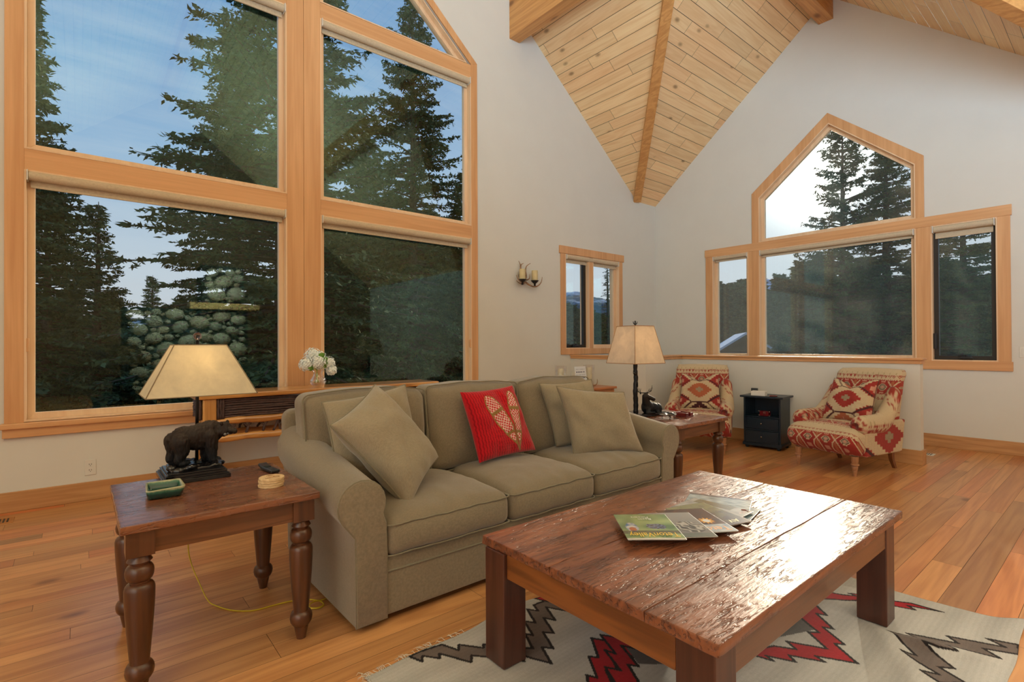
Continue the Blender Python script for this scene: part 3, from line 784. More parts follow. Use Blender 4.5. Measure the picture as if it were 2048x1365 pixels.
# ================================================================== FURNITURE
def loc_build(t, mb, name, m, smooth=False, bevel=0, weld=False, auto=None, parent=None):
    """mb in world coordinates, built as a child of thing t (or of its part `parent`, which sits at the thing's origin)"""
    Mx = (Matrix.Translation(t.location) @ Matrix.Rotation(t.rotation_euler.z, 4, 'Z')).inverted()
    mb.xf(Mx); o = mb.build(name, m, parent or t, smooth=smooth, bevel=bevel, weld=weld)
    if auto: smooth_by_angle(o, auto)
    return o
M_sofa = fabric('sofa_chenille', hexc(144, 130, 108), hexc(102, 92, 76), 700, .4, mottled=.35, sheen=.45)
M_pillow = fabric('pillow_linen', hexc(162, 149, 126), hexc(122, 112, 93), 600, .45, mottled=.3, sheen=.4)
M_piping = fabric('piping_fabric', hexc(134, 125, 104), hexc(112, 103, 84), 500, .3, mottled=.2)
M_tabletop = wood('reclaimed_top_x', hexc(146, 88, 58), hexc(78, 40, 26), axis=0, rough=.34, coat=.3, bump=.7, gouge=1.5, grain=.6, blot=.45)
M_tabletop_s = wood('reclaimed_side_top', hexc(142, 88, 58), hexc(84, 44, 28), axis=0, rough=.26, coat=.5, bump=.65, gouge=1.2, grain=.6, blot=.45)
M_darkwood = wood('dark_table_wood', hexc(104, 64, 40), hexc(56, 30, 18), axis=2, rough=.3, coat=.2, bump=.15, grain=.7, blot=.4)
M_darkwood_x = wood('dark_table_wood_x', hexc(118, 76, 46), hexc(68, 38, 23), axis=0, rough=.32, coat=.15, bump=.2, grain=.7, blot=.4)
M_redwood = wood('red_leg_wood', hexc(88, 50, 38), hexc(52, 28, 21), axis=2, rough=.35, coat=.1, bump=.15, grain=.5)
M_amber = wood('amber_apron_wood', hexc(136, 80, 38), hexc(80, 44, 22), axis=1, rough=.35, knots=.9, coat=.1, bump=.15, grain=.8)

def pillow(name, label, cat, C, T, m, group=None, cols=None, N=36, pip=.0055, pinch=.07, seed=0, parts=True, mp=None, sag=.0, chop=.0):
    """C: corners TL, TR, BR, BL in world space; T thickness; returns the thing"""
    TL, TR, BR, BL = [Vector(c) for c in C]; ctr = (TL+TR+BR+BL)/4
    t = thing(name, label, cat, ctr, 0, group)
    ux = ((TR+BR)-(TL+BL)).normalized(); vz = ((TL+TR)-(BL+BR)).normalized(); nn = ux.cross(vz).normalized()   # towards the back
    def P(u, v):
        dz_ = Vector((0, 0, -chop*max(0, v)**2*(1-min(1, abs(u)/.85))**1.3))
        uu = u*(1-pinch*(1-abs(v)**2.2)); vv = v*(1-pinch*(1-abs(u)**2.2))
        a = (1+uu)/2; b = (1+vv)/2
        return (BL*(1-a)+BR*a)*(1-b) + (TL*(1-a)+TR*a)*b - ctr + dz_
    vs = []; fs = []; cl = []
    for sg in (-1, 1):
        k = len(vs)
        for j in range(N+1):
            for i in range(N+1):
                u = -math.cos(PI*i/N); v = -math.cos(PI*j/N)
                h = ((1-abs(u)**2.6)*(1-abs(v)**2.6)); h = max(0, h)**.44
                p = P(u, v); w_ = noise.fractal(p*7+Vector((seed, sg*3, 0)), 1, 2, 3)*.015*min(1, h*2) + .009*math.sin(u*14+seed+v*3)*abs(v)**4*h + .009*math.sin(v*13+seed)*abs(u)**4*h + .012*noise.noise(Vector((u*2.2+v*1.4+seed, v*1.1, seed)))
                q = p + nn*sg*(h*T/2 + w_*h); q.z -= sag*h*(v+1)*0
                vs.append(q); cl.append(cols(u, v) if cols else (1, 1, 1))
        for j in range(N):
            for i in range(N):
                a = k+j*(N+1)+i; f = (a, a+1, a+N+2, a+N+1); fs.append(f if sg < 0 else f[::-1])
    o = MB().add(vs, fs).build('cover', m, t, smooth=True)
    if cols: vcol(o.data, 'pattern', cl)
    if pip:
        pts = []; K = 26
        for a, b in (((-1, -1), (1, -1)), ((1, -1), (1, 1)), ((1, 1), (-1, 1)), ((-1, 1), (-1, -1))):
            for i in range(K): f = i/K; pts.append(P(a[0]+(b[0]-a[0])*f, a[1]+(b[1]-a[1])*f))
        MB().loop(pts, pip, 6).build('piping', mp or M_piping, t, smooth=True)
    return t

# ------------------------------------------------------------------ sofa
sofa = thing('sofa', 'olive-taupe three-seat rolled-arm sofa between the two turned-leg tables', 'sofa', (2.02, 2.5, 0))
loc_build(sofa, MB().rbox(1.12, .44, .125, .02, (6, 4, 4), c=(2.02, 2.50, .157)), 'base', M_sofa, auto=60)
mb = MB(); mb.tube([(1.01, 2.058, .225), (2.02, 2.056, .225), (3.03, 2.058, .225)], .004, 6)
loc_build(sofa, mb, 'base_welt', M_piping, smooth=True)
for i in range(4):
    x, y = ((.92, 2.12), (3.11, 2.12), (.92, 2.9), (3.11, 2.9))[i]
    loc_build(sofa, MB().lathe([(0, .018), (.034, .024)], x, y, 0, 14), 'foot', M_black)
def arm(sg):
    cx = lambda x: x if sg < 0 else 4.035-x + .02*0
    prof = [(.874, .03), (.873, .25), (.871, .40)]
    for i in range(15):
        q = math.radians(215 - i*(215+28)/14); prof.append((.900+.103*math.cos(q), .532+.103*math.sin(q)))
    prof += [(1.006, .44), (1.010, .30), (1.010, .03)]
    n = len(prof); ys = [2.048, 2.052, 2.062] + [2.062+.83*i/14 for i in range(1, 15)]
    vs = []; fs = []
    for k, y in enumerate(ys):
        s_ = max(0, (y-2.062)/.83); sc = (0.955, .985, 1)[k] if k < 3 else 1
        for (x, z) in prof:
            zz = z + .135*(s_**1.1)*min(1, max(0, (z-.1)/.45))
            X = .942+(x-.942)*sc; Z = .33+(zz-.33)*(1-(1-sc)*.35)
            vs.append((cx(X), y, Z))
    for k in range(len(ys)-1):
        for i in range(n):
            f = (k*n+i, k*n+(i+1) % n, (k+1)*n+(i+1) % n, (k+1)*n+i); fs.append(f if sg > 0 else f[::-1])
    fs += [tuple(range(n)), tuple(range(len(ys)*n-1, (len(ys)-1)*n-1, -1))]
    a = loc_build(sofa, MB().add(vs, fs), 'arm', M_sofa, auto=55)
    pts = [(cx(.942+(x-.942)*1.0), 2.056, z) for x, z in prof]
    loc_build(sofa, MB().loop(pts, .0042, 6), 'arm_welt', M_piping, smooth=True, parent=a)
arm(-1); arm(1)
mb = MB().rbox(1.150, .075, .40, .055, (10, 2, 6), lambda p: (p.x*(1+.02*(p.z > 0)), p.y+.05*(p.z+.40), p.z), c=(2.02, 2.925, .45))
loc_build(sofa, mb, 'back_frame', M_sofa, smooth=True)
def cushion_box(t, name, x0, x1, y0, y1, z0, z1, crown, m, seed, back=False, rnd=.045):
    hx, hy, hz = (x1-x0)/2, (y1-y0)/2, (z1-z0)/2; c = Vector(((x0+x1)/2, (y0+y1)/2, (z0+z1)/2))
    def df(p):
        u, v, w = p.x/hx, p.y/hy, p.z/hz
        if back:
            e = max(0, (1-abs(u)**3)*(1-abs(w)**3)); q = Vector(p)
            q.y -= crown*e*(1 if p.y < 0 else .2)
            q.z += .018*max(0, 1-u*u)*(w > .5) + .010*noise.noise(Vector((p.x*5+seed, 1, seed)))*(w > .3)
            q.y += .13*(p.z+hz) + .010*noise.fractal(Vector((p.x*6+seed, p.z*6, 0)), 1, 2, 3)
            q.x *= 1+.02*(w > 0)*w
            return q
        e = max(0, (1-abs(u)**3.2)*(1-abs(v)**3)); q = Vector(p)
        if p.z > 0: q.z += crown*e**.7
        f = max(0, (1-abs(u)**4)*(1-abs(w)**2)); q.y -= .022*f*(v < -.5)
        q.z += .006*noise.fractal(Vector((p.x*7+seed, p.y*7, 0)), 1, 2, 3)
        k = .004*math.sin(p.x*55+seed+2*noise.noise(Vector((p.x*5, p.y*5, seed))))*max(0, -v-.1)*max(0, w)*(1-abs(u))
        q.z += k; return q
    mb = MB().rbox(hx, hy, hz, rnd, (22, 22, 10), df, c=c); a = loc_build(t, mb, name, m, smooth=True, weld=True)
    def ring(face):   # welt round a face of the box
        pts = []; r = rnd*.55; K = 8
        A, B = (hx, hy) if not back else (hx, hz)
        for (sx, sy, q0) in ((1, 1, 0), (-1, 1, 1), (-1, -1, 2), (1, -1, 3)):
            for i in range(5):
                q = (q0+i/4)*PI/2; pts.append((sx*(A-r)+r*math.cos(q), sy*(B-r)+r*math.sin(q)))
        out = []
        for i in range(len(pts)):
            p0, p1 = Vector(pts[i]), Vector(pts[(i+1) % len(pts)])
            kk = max(1, int((p1-p0).length/.03))
            for j in range(kk): out.append(p0.lerp(p1, j/kk))
        res = []
        for p in out:
            pp = Vector((p.x*1.0, p.y, face*(hz-.012))) if not back else Vector((p.x, face*(hy-.012), p.y))
            res.append(Vector(df(pp)) + c)
        return res
    for face in ((-1,) if back else (1, -1)): loc_build(t, MB().loop(ring(face), .0038, 6), 'welt', M_piping, smooth=True, parent=a)
for i, (a, b) in enumerate(((1.012, 1.692), (1.698, 2.348), (2.354, 3.022))):
    cushion_box(sofa, 'seat_cushion', a, b, 2.045, 2.76, .282, .435, .062, M_sofa, i*5+1)
for i, (a, b) in enumerate(((.865, 1.555), (1.562, 2.262), (2.268, 2.985))):
    cushion_box(sofa, 'back_cushion', a, b, 2.60, 2.80, .45, .945, .05, M_sofa, i*7+2, back=True, rnd=.06)

# throw pillows
GP = 'throw pillows on the sofa'
pillow('throw_pillow', 'plain taupe pillow with piped edge leaning on the left back cushion, behind another', 'pillow',
       [(.905, 2.535, .92), (1.40, 2.62, .975), (1.44, 2.46, .52), (.93, 2.40, .50)], .14, M_pillow, GP, seed=1)
pillow('throw_pillow', 'plain taupe pillow tipped on its corner at the front of the left seat', 'pillow',
       [(.870, 2.335, .835), (1.165, 2.50, .995), (1.455, 2.36, .605), (1.175, 2.165, .435)], .21, M_pillow, GP, seed=2)
pillow('throw_pillow', 'taupe pillow at the right of the sofa, mostly behind the front one', 'pillow',
       [(2.405, 2.60, .93), (2.80, 2.48, .945), (2.86, 2.36, .50), (2.50, 2.53, .50)], .12, M_pillow, GP, seed=3)
pillow('throw_pillow', 'pale taupe square pillow standing in front at the right end of the sofa', 'pillow',
       [(2.415, 2.44, .92), (2.86, 2.24, .865), (2.925, 2.13, .47), (2.46, 2.33, .47)], .17, M_pillow, GP, seed=4)
RED = hexc(196, 22, 34)[:3]; RED2 = hexc(150, 12, 24)[:3]; GOLD = hexc(146, 112, 62)[:3]; CRM = hexc(232, 214, 200)[:3]
def shoe(u, v, p0, p1, Wd):
    ax = np.array(p1)-np.array(p0); L = np.hypot(*ax); ax = ax/L; d = np.array([u, v])-np.array(p0)
    t_ = d.dot(ax)/L; s_ = d[0]*-ax[1]+d[1]*ax[0]
    if t_ < -.02 or t_ > 1.05: return None
    w_ = Wd*(math.sqrt(max(0, 1-((t_-.30)/.32)**2)) if t_ < .30 else max(.10, max(0, math.cos(min(1, (t_-.30)/.70)*PI/2))**.9))
    if abs(s_) > w_: return None
    if w_-abs(s_) < .045 or t_ > .88: return GOLD
    if abs(t_-.30) < .03 or abs(t_-.72) < .025: return GOLD
    k = (t_*L+s_)/.105 % 1; q = (t_*L-s_)/.105 % 1
    return CRM if (k < .22 or q < .22) else RED
def redcol(u, v):
    for a in (((-.30, .78), (.30, -.82), .27), ((.66, .84), (.36, -.86), .21)):
        r = shoe(u, v, *a)
        if r is not None: return r
    return RED if math.sin(u*75+.6*math.sin(v*40)) > -.35 else RED2
M_red = fabric('red_knit', hexc(196, 22, 34), hexc(140, 10, 20), 260, .8, attr='pattern', mottled=.35, sheen=.3)
pillow('throw_pillow', 'red knitted pillow with a pair of snowshoes in the middle of the sofa', 'pillow',
       [(1.735, 2.565, .915), (2.125, 2.55, .935), (2.225, 2.44, .525), (1.79, 2.45, .505)], .13, M_red, GP, cols=redcol, N=150, pip=0, pinch=.05)

# ------------------------------------------------------------------ coffee table
ct = thing('coffee_table', 'low reclaimed dark wood coffee table standing on the rug', 'table', (1.98, 1.14, 0))
rg = random.Random(5); mb = MB()
for y0, y1 in ((.655, .873), (.8745, 1.25), (1.2515, 1.622)):
    def wob(p): return (p.x + .004*noise.noise(Vector((p.y*9, 1, p.z*40)))*(abs(p.x) > .7), p.y + .003*noise.noise(Vector((p.x*5, y0, 0))), p.z)
    mb.rbox(.785, (y1-y0)/2, .0165, .004, (40, 6, 1), wob, c=(1.982, (y0+y1)/2, .4435))
loc_build(ct, mb, 'tabletop', M_tabletop, auto=50)
lgs = ((1.190, 1.482), (2.590, 1.482), (1.205, .668), (2.590, .668))
for x, y in lgs: loc_build(ct, MB().box(x, x+.108, y, y+.112, 0.006, .427), 'leg', M_redwood, bevel=.004)
loc_build(ct, MB().box(1.205, 1.235, .78, 1.482, .335, .427), 'apron', M_amber, bevel=.003)
loc_build(ct, MB().box(2.655, 2.685, .78, 1.482, .335, .427), 'apron', M_amber, bevel=.003)
loc_build(ct, MB().box(1.313, 2.590, .672, .702, .335, .427), 'apron', M_darkwood_x, bevel=.003)
loc_build(ct, MB().box(1.298, 2.590, 1.56, 1.59, .335, .427), 'apron', M_darkwood_x, bevel=.003)

# ------------------------------------------------------------------ side tables with turned legs
LEG = [(.48, .030), (.470, .034), (.462, .038), (.455, .030), (.449, .028), (.445, .036), (.436, .041), (.425, .043), (.412, .042), (.400, .038), (.393, .030), (.387, .029), (.383, .038),
       (.376, .043), (.365, .0455), (.33, .045), (.28, .0425), (.22, .038), (.16, .033), (.118, .0295), (.113, .030), (.108, .037), (.098, .042), (.085, .0435), (.070, .041), (.058, .034), (.052, .027), (.046, .027), (.02, .022), (.0, .018)]
def side_table(label, x0, x1, y0, y1):
    t = thing('side_table', label, 'table', ((x0+x1)/2, (y0+y1)/2, 0), 0, 'turned-leg side tables at the sofa ends')
    mb = MB().rbox((x1-x0)/2, (y1-y0)/2, .0145, .004, (20, 20, 1), lambda p: (p.x + .004*noise.noise(Vector((p.y*11, 2, 0)))*(abs(p.x) > .3), p.y + .004*noise.noise(Vector((p.x*9, 5, x0)))*(abs(p.y) > .3), p.z), c=((x0+x1)/2, (y0+y1)/2, .5855))
    loc_build(t, mb, 'tabletop', M_tabletop_s, auto=50)
    i = .058
    for x in (x0+i, x1-i):
        for y in (y0+i, y1-i):
            mb = MB().box(x-.041, x+.041, y-.041, y+.041, .485, .571); mb.lathe(list(reversed(LEG)), x, y, 0, 28)
            loc_build(t, mb, 'leg', M_darkwood, auto=35)
    for (a, b, c, d) in ((x0+.095, x1-.095, y0+.028, y0+.05), (x0+.095, x1-.095, y1-.05, y1-.028)): loc_build(t, MB().box(a, b, c, d, .488, .571), 'apron', M_darkwood_x, bevel=.002)
    for (a, b, c, d) in ((x0+.028, x0+.05, y0+.095, y1-.095), (x1-.05, x1-.028, y0+.095, y1-.095)): loc_build(t, MB().box(a, b, c, d, .488, .571), 'apron', M_darkwood_x, bevel=.002)
    return t
side_table('turned-leg wooden side table left of the sofa, carrying the bear lamp', .100, .756, 2.140, 2.830)
side_table('turned-leg wooden side table right of the sofa, carrying the moose lamp', 3.335, 4.045, 2.115, 2.845)

# blobs joined by remeshing into one continuous body
def blob(name, mb, m, parent, voxel, loc, smooth_it=3, fur=0, fscale=200):
    me = bpy.data.meshes.new(name); me.from_pydata(mb.v, [], mb.f); me.update()
    o = bpy.data.objects.new(name, me); COL.objects.link(o)
    r = o.modifiers.new('r', 'REMESH'); r.mode = 'VOXEL'; r.voxel_size = voxel
    s_ = o.modifiers.new('s', 'SMOOTH'); s_.iterations = smooth_it; s_.factor = .5
    dg = bpy.context.evaluated_depsgraph_get(); me2 = bpy.data.meshes.new_from_object(o.evaluated_get(dg)); bpy.data.objects.remove(o); me2.name = name
    if fur:
        n = len(me2.vertices); co = np.zeros(n*3); no = np.zeros(n*3); me2.vertices.foreach_get('co', co); me2.vertices.foreach_get('normal', no)
        co = co.reshape(-1, 3); no = no.reshape(-1, 3)
        d = np.array([noise.noise(Vector((c[0]*fscale, c[1]*fscale, c[2]*fscale*.35))) for c in co]); co += no*(d*fur)[:, None]
        me2.vertices.foreach_set('co', co.ravel()); me2.update()
    me2.materials.clear(); me2.materials.append(m); me2.shade_smooth()
    o = bpy.data.objects.new(name, me2); COL.objects.link(o); o.parent = parent; o.location = loc; return o
def caps(mb, p0, p1, r0, r1, n=6):
    p0, p1 = Vector(p0), Vector(p1)
    for i in range(n+1):
        f = i/n; r = r0+(r1-r0)*f; mb.ball(p0.lerp(p1, f), r if not hasattr(r0, '__len__') else r0, 10, 7)
    return mb

# ------------------------------------------------------------------ bear lamp
M_bronze = simple('dark_bronze', (.010, .010, .012, 1), .42, metal=.3, var=.5, scale=60, bump=.4, spec=.6)
m, t, b = mat('bear_resin', .5, spec=.3); co = objco(t)
fz = t.noise(t.mapping(co, scale=(260, 260, 90)), 1.0, 4, .7)
t.l.new(t.ramp(t.new('ShaderNodeSeparateXYZ', i0=co).outputs[2], [(.085, (.004, .005, .007)), (.19, (.022, .013, .009))]), b.inputs['Base Color'])
t.l.new(t.bump(fz, .9, .003), b.inputs['Normal']); M_bear = m
M_gloss_black = simple('gloss_black', (.006, .006, .008, 1), .16, spec=.6)
M_brass = simple('dark_pole', (.012, .010, .010, 1), .35, metal=.6)
M_shade = shade_mat('parchment_shade', hexc(234, 224, 198)); M_shade2 = shade_mat('parchment_shade_pale', hexc(240, 226, 208))
lp = thing('table_lamp', 'bear table lamp with a wide parchment shade on the near left side table', 'lamp', (.405, 2.79, .6), 0, None)
L = lambda p: (p[0]-.405, p[1]-2.79, p[2]-.6)
mb = MB()
for k, (dx, z0, z1) in enumerate(((0, 0, .018), (.006, .018, .024), (.012, .024, .036), (.02, .036, .042))):
    mb.box(-.134+dx, .125-dx, -.145+dx, .125-dx, z0, z1)
mb.build('plinth', M_gloss_black, lp, bevel=.002)
mb = MB(); rs = random.Random(2)
for i in range(26): mb.ball((rs.uniform(-.095, .10), rs.uniform(-.09, .07), .045+rs.uniform(0, .012)), (rs.uniform(.02, .04), rs.uniform(.02, .035), rs.uniform(.010, .02)), 8, 6)
mb.box(-.10, .10, -.09, .08, .038, .052)
blob('rock_base', mb, M_gloss_black, lp, .004, (0, 0, 0), 2, fur=.0015, fscale=70)
mb = MB()      # the bear, facing +x with its head turned to the camera
B = lambda x, y, z, r: mb.ball((x, y, z), r, 14, 10)
B(-.055, 0, .176, (.056, .044, .056)); B(-.02, 0, .176, (.058, .045, .056)); B(.02, 0, .182, (.058, .046, .060)); B(.045, 0, .205, (.044, .038, .044)); B(0, 0, .150, (.07, .036, .034))
B(.085, -.008, .205, (.036, .030, .032)); B(.072, 0, .185, (.034, .030, .034)); B(-.085, 0, .165, (.028, .034, .040))
B(.106, -.022, .210, (.031, .029, .029)); B(.100, -.030, .194, (.028, .024, .024)); B(.06, -.004, .222, (.030, .028, .026))
caps(mb, (.120, -.038, .202), (.143, -.058, .196), .0185, .0125, 4)
for sx, sy in ((.088, -.046), (.122, -.008)): mb.ball((sx, sy, .236), (.009, .006, .010), 8, 6)
for (x, y, k) in ((.048, -.024, 0), (.030, .026, .0)):
    caps(mb, (x, y, .18), (x+.004, y-.002, .12), .034, .026); caps(mb, (x+.004, y-.002, .12), (x+.006, y-.002, .075), .026, .0215); B(x+.018, y-.006, .068, (.026, .018, .013))
for (x, y, dx) in ((-.070, -.024, 0.0), (-.090, .024, -.006)):
    caps(mb, (x, y, .165), (x+.006+dx, y-.004, .125), .041, .031); caps(mb, (x+.006+dx, y-.004, .125), (x-.006+dx, y-.004, .085), .028, .022); B(x+.010+dx, y-.008, .068, (.028, .018, .013))
B(-.115, 0, .175, (.010, .008, .012))
br = blob('bear', mb, M_bear, lp, .0032, (.014, -.01, .0), 3, fur=.0034, fscale=150)
mb = MB()
caps(mb, (.118, -.075, .186), (.150, -.035, .186), .004, .0055, 3); caps(mb, (.150, -.035, .186), (.160, -.015, .180), .0055, .001, 3); mb.ball((.114, -.082, .186), (.007, .003, .006))
M_fish = simple('fish_pewter', hexc(120, 122, 124), .3, metal=.6)
mb.build('fish', M_fish, lp, smooth=True)
mb = MB().tube([(.020, .055, .03), (.021, .05, .30), (.022, .045, .625)], .0075, 12); mb.build('pole', M_brass, lp, smooth=True)
mb = MB().lathe([(0, .004), (.010, .006), (.014, .005), (.019, .012), (.026, .0165), (.033, .018), (.041, .0155), (.048, .009), (.051, .002)], .022, .045, .612, 18); mb.build('finial', glass_mat('smoky_glass', (.25, .2, .18, 1)), lp, smooth=True)
def shade(par, cx, cy, z0, z1, hb, ht, m, rot=0, trim=None, lac=False):
    """four-sided shade, hb and ht are half sizes at bottom and top"""
    R = Matrix.Translation((cx, cy, 0)) @ Matrix.Rotation(rot, 4, 'Z'); mb = MB(); NS = 6
    crn = lambda h, z, e: [Vector((sx*(h[0]+e), sy*(h[1]+e), z)) for sx, sy in ((-1, -1), (1, -1), (1, 1), (-1, 1))]
    for e, fl in ((0, 0), (-.0018, 1)):
        vs = []
        for k in range(NS+1):
            f = k/NS; fl_ = .012*math.sin(PI*f)*0; h = [hb[i]+(ht[i]-hb[i])*f for i in (0, 1)]; vs += crn(h, z0+(z1-z0)*f, e)
        fs = []
        for k in range(NS):
            for i in range(4):
                q = (k*4+i, k*4+(i+1) % 4, (k+1)*4+(i+1) % 4, (k+1)*4+i); fs.append(q if not fl else q[::-1])
        mb.add(vs, fs)
    mb.xf(R); s_ = mb.build('lamp_shade', m, par)
    for nm, h, z in (('rim', hb, z0), ('rim', ht, z1)):
        pts = crn(h, z, 0); P = []
        for i in range(4):
            for k in range(10): P.append(R @ pts[i].lerp(pts[(i+1) % 4], k/10))
        MB().loop(P, .0022 if not lac else .003, 6).build('rim', trim, s_, smooth=True)
    for i in range(4): MB().tube([R @ crn(hb, z0, .0005)[i], R @ crn(ht, z1, .0005)[i]], .0022, 6).build('corner_seam', trim, s_, smooth=True)
    mb = MB()                                     # spider that carries the shade
    c = [R @ p for p in crn(ht, z1-.004, -.002)]; mb.tube([c[0], c[2]], .0016, 6); mb.tube([c[1], c[3]], .0016, 6); mb.build('spider', M_brass, s_)
    return s_
M_trim = simple('shade_binding', hexc(142, 126, 100), .8)
shade(lp, .022, .010, .375, .603, (.216, .152), (.104, .062), M_shade, 0, M_trim)
mb = MB().lathe([(0, .012), (.02, .012), (.03, .018), (.06, .028), (.085, .024), (.1, .008)], .022, .02, .46, 14)
def bulb(par, loc, e):
    m, t_, b = mat('lit_bulb', .5, (1, 1, 1, 1)); b.inputs['Emission Color'].default_value = (1, .74, .42, 1); b.inputs['Emission Strength'].default_value = e*4
    o = MB().lathe([(0, .012), (.02, .012), (.03, .018), (.055, .027), (.075, .024), (.09, .008)], 0, 0, 0, 16).build('bulb', m, par, smooth=True); o.location = loc
    l = light('lamp_light', 'POINT', e, (1, .80, .56), shadow_soft_size=.03); l.parent = par; l.location = (loc[0], loc[1], loc[2]+.05)
bulb(lp, (.022, .005, .475), 4.5)
mb = MB().tube([(.02, .10, .03), (.0, .135, .02), (-.005, .145, -.03), (-.012, .095, -.33)], .003, 6)
# flat yellow extension cord dropping behind the table
cd_ = [(.40, 2.845, .55), (.395, 2.85, .40), (.392, 2.86, .25), (.405, 2.85, .165), (.43, 2.80, .085), (.455, 2.75, .02), (.48, 2.70, .006), (.53, 2.61, .004), (.60, 2.55, .004), (.68, 2.54, .004), (.75, 2.53, .004), (.815, 2.50, .004),
       (.858, 2.445, .004), (.862, 2.395, .005), (.83, 2.37, .010), (.800, 2.385, .013), (.80, 2.41, .015), (.83, 2.43, .015), (.88, 2.44, .006), (.95, 2.46, .004)]
def smoothpath(P, k=6):
    P = [Vector(p) for p in P]; out = []
    for i in range(len(P)-1):
        a, b, c, d = P[max(i-1, 0)], P[i], P[i+1], P[min(i+2, len(P)-1)]
        for j in range(k):
            t_ = j/k; out.append(.5*((2*b)+(c-a)*t_+(2*a-5*b+4*c-d)*t_*t_+(3*b-a-3*c+d)*t_**3))
    return out + [P[-1]]
M_yellow = simple('yellow_cord', hexc(205, 180, 40), .45)
yc = thing('extension_cord', 'yellow flat extension cord curling on the floor beneath the near side table', 'cord', (.5, 2.6, 0))
loc_build(yc, MB().tube(smoothpath(cd_), .0042, 8, squash=.6), 'cord', M_yellow, smooth=True)

# ------------------------------------------------------------------ things on the near side table
m, t, b = mat('teal_glaze', .22, coat=.5); co = objco(t); sx = t.new('ShaderNodeSeparateXYZ', i0=co); nz = t.noise(co, 60, 3, .6)
zz = t.math('ADD', sx.outputs[2], t.math('MULTIPLY', nz, .012))
t.l.new(t.ramp(zz, [(.026, hexc(16, 66, 60)), (.036, hexc(60, 110, 88)), (.042, hexc(178, 174, 138))]), b.inputs['Base Color']); M_glaze = m
dish = thing('ceramic_dish', 'rectangular green glazed ceramic dish on the near side table', 'dish', (.262, 2.515, .601), math.radians(-4))
hxd, hyd = .062, .085
def ring_pts(hx, hy, r, z, k=5):
    out = []
    for (sx_, sy_, q0) in ((1, 1, 0), (-1, 1, 1), (-1, -1, 2), (1, -1, 3)):
        for i in range(k): q = (q0+i/(k-1))*PI/2; out.append((sx_*(hx-r)+r*math.cos(q), sy_*(hy-r)+r*math.sin(q), z))
    return out
lay = [(hxd*.72, hyd*.80, .012, 0), (hxd*.9, hyd*.92, .014, .003), (hxd, hyd, .014, .034), (hxd-.001, hyd-.001, .013, .037), (hxd-.006, hyd-.006, .012, .036), (hxd-.012, hyd-.012, .010, .012), (hxd-.02, hyd-.02, .008, .008)]
vs = []; fs = []
for (a, b_, r, z) in lay: vs += ring_pts(a, b_, r, z)
n = 20
for k in range(len(lay)-1):
    for i in range(n): fs.append((k*n+i, k*n+(i+1) % n, (k+1)*n+(i+1) % n, (k+1)*n+i))
fs += [tuple(range(n-1, -1, -1)), tuple(range((len(lay)-1)*n, len(lay)*n))]
for v_i, v in enumerate(vs):
    if v[0] > 0 and v[1] < -.05 and v[2] > .03: vs[v_i] = (v[0]+.006, v[1]-.006, v[2]+.006)
MB().add(vs, fs).build('dish_body', M_glaze, dish, smooth=True)
rm = thing('remote_control', 'small black remote control near the sofa arm on the near side table', 'remote', (.692, 2.645, .600), math.radians(8))
mb = MB().rbox(.021, .075, .007, .005, (4, 10, 2), lambda p: (p.x, p.y, p.z+.012*(abs(p.y)/.075)**2*(p.y > 0)+.003), c=(0, 0, .0075)); smooth_by_angle(mb.build('body', simple('remote_plastic', (.015, .017, .02, 1), .35), rm), 50)
mb = MB()
for i in range(3):
    for j in range(4): mb.box(-.014+i*.0105, -.007+i*.0105, -.058+j*.013, -.050+j*.013, .0178, .0192)
mb.build('buttons', simple('remote_buttons', (.06, .065, .075, 1), .5), rm)
MB().box(-.014, .014, .004, .04, .0184, .0196).build('screen', simple('remote_screen', (.03, .035, .04, 1), .1), rm)
M_coast = wood('birch_coaster', hexc(226, 196, 150), hexc(196, 156, 108), axis=0, rough=.5, scale=3)
M_coast_dk = simple('burnt_mark', hexc(140, 96, 60), .7)
for i, lb in enumerate(('round pale wooden coaster, bottom of the stack by the sofa arm', 'round pale wooden coaster second from the bottom of the stack', 'round pale wooden coaster second from the top of the stack', 'round pale wooden coaster with carved mark, topmost of the stack')):
    t = thing('coaster', lb, 'coaster', (.626+.002*(i % 2), 2.362-.0015*i, .600+.0098*i), .4*i, 'stacked wooden coasters')
    MB().lathe([(0, .049), (.001, .0502), (.008, .0502), (.0092, .049)], n=40).build('disc', M_coast, t, bevel=0)
    if i == 3:
        mb = MB()
        for s_ in (-1, 1): mb.tube(smoothpath([(s_*.004, -.012, .0094), (s_*.014, -.002, .0094), (s_*.026, .010, .0094), (s_*.032, .020, .0094)]), .0009, 4); mb.tube([(s_*.016, 0, .0094), (s_*.012, .016, .0094)], .0009, 4); mb.tube([(s_*.024, .008, .0094), (s_*.020, .024, .0094)], .0009, 4)
        mb.loop([(.010*math.cos(q*.6), -.018+.012*math.sin(q*.6), .0094) for q in range(10)], .0009, 4); mb.build('carved_mark', M_coast_dk, t)

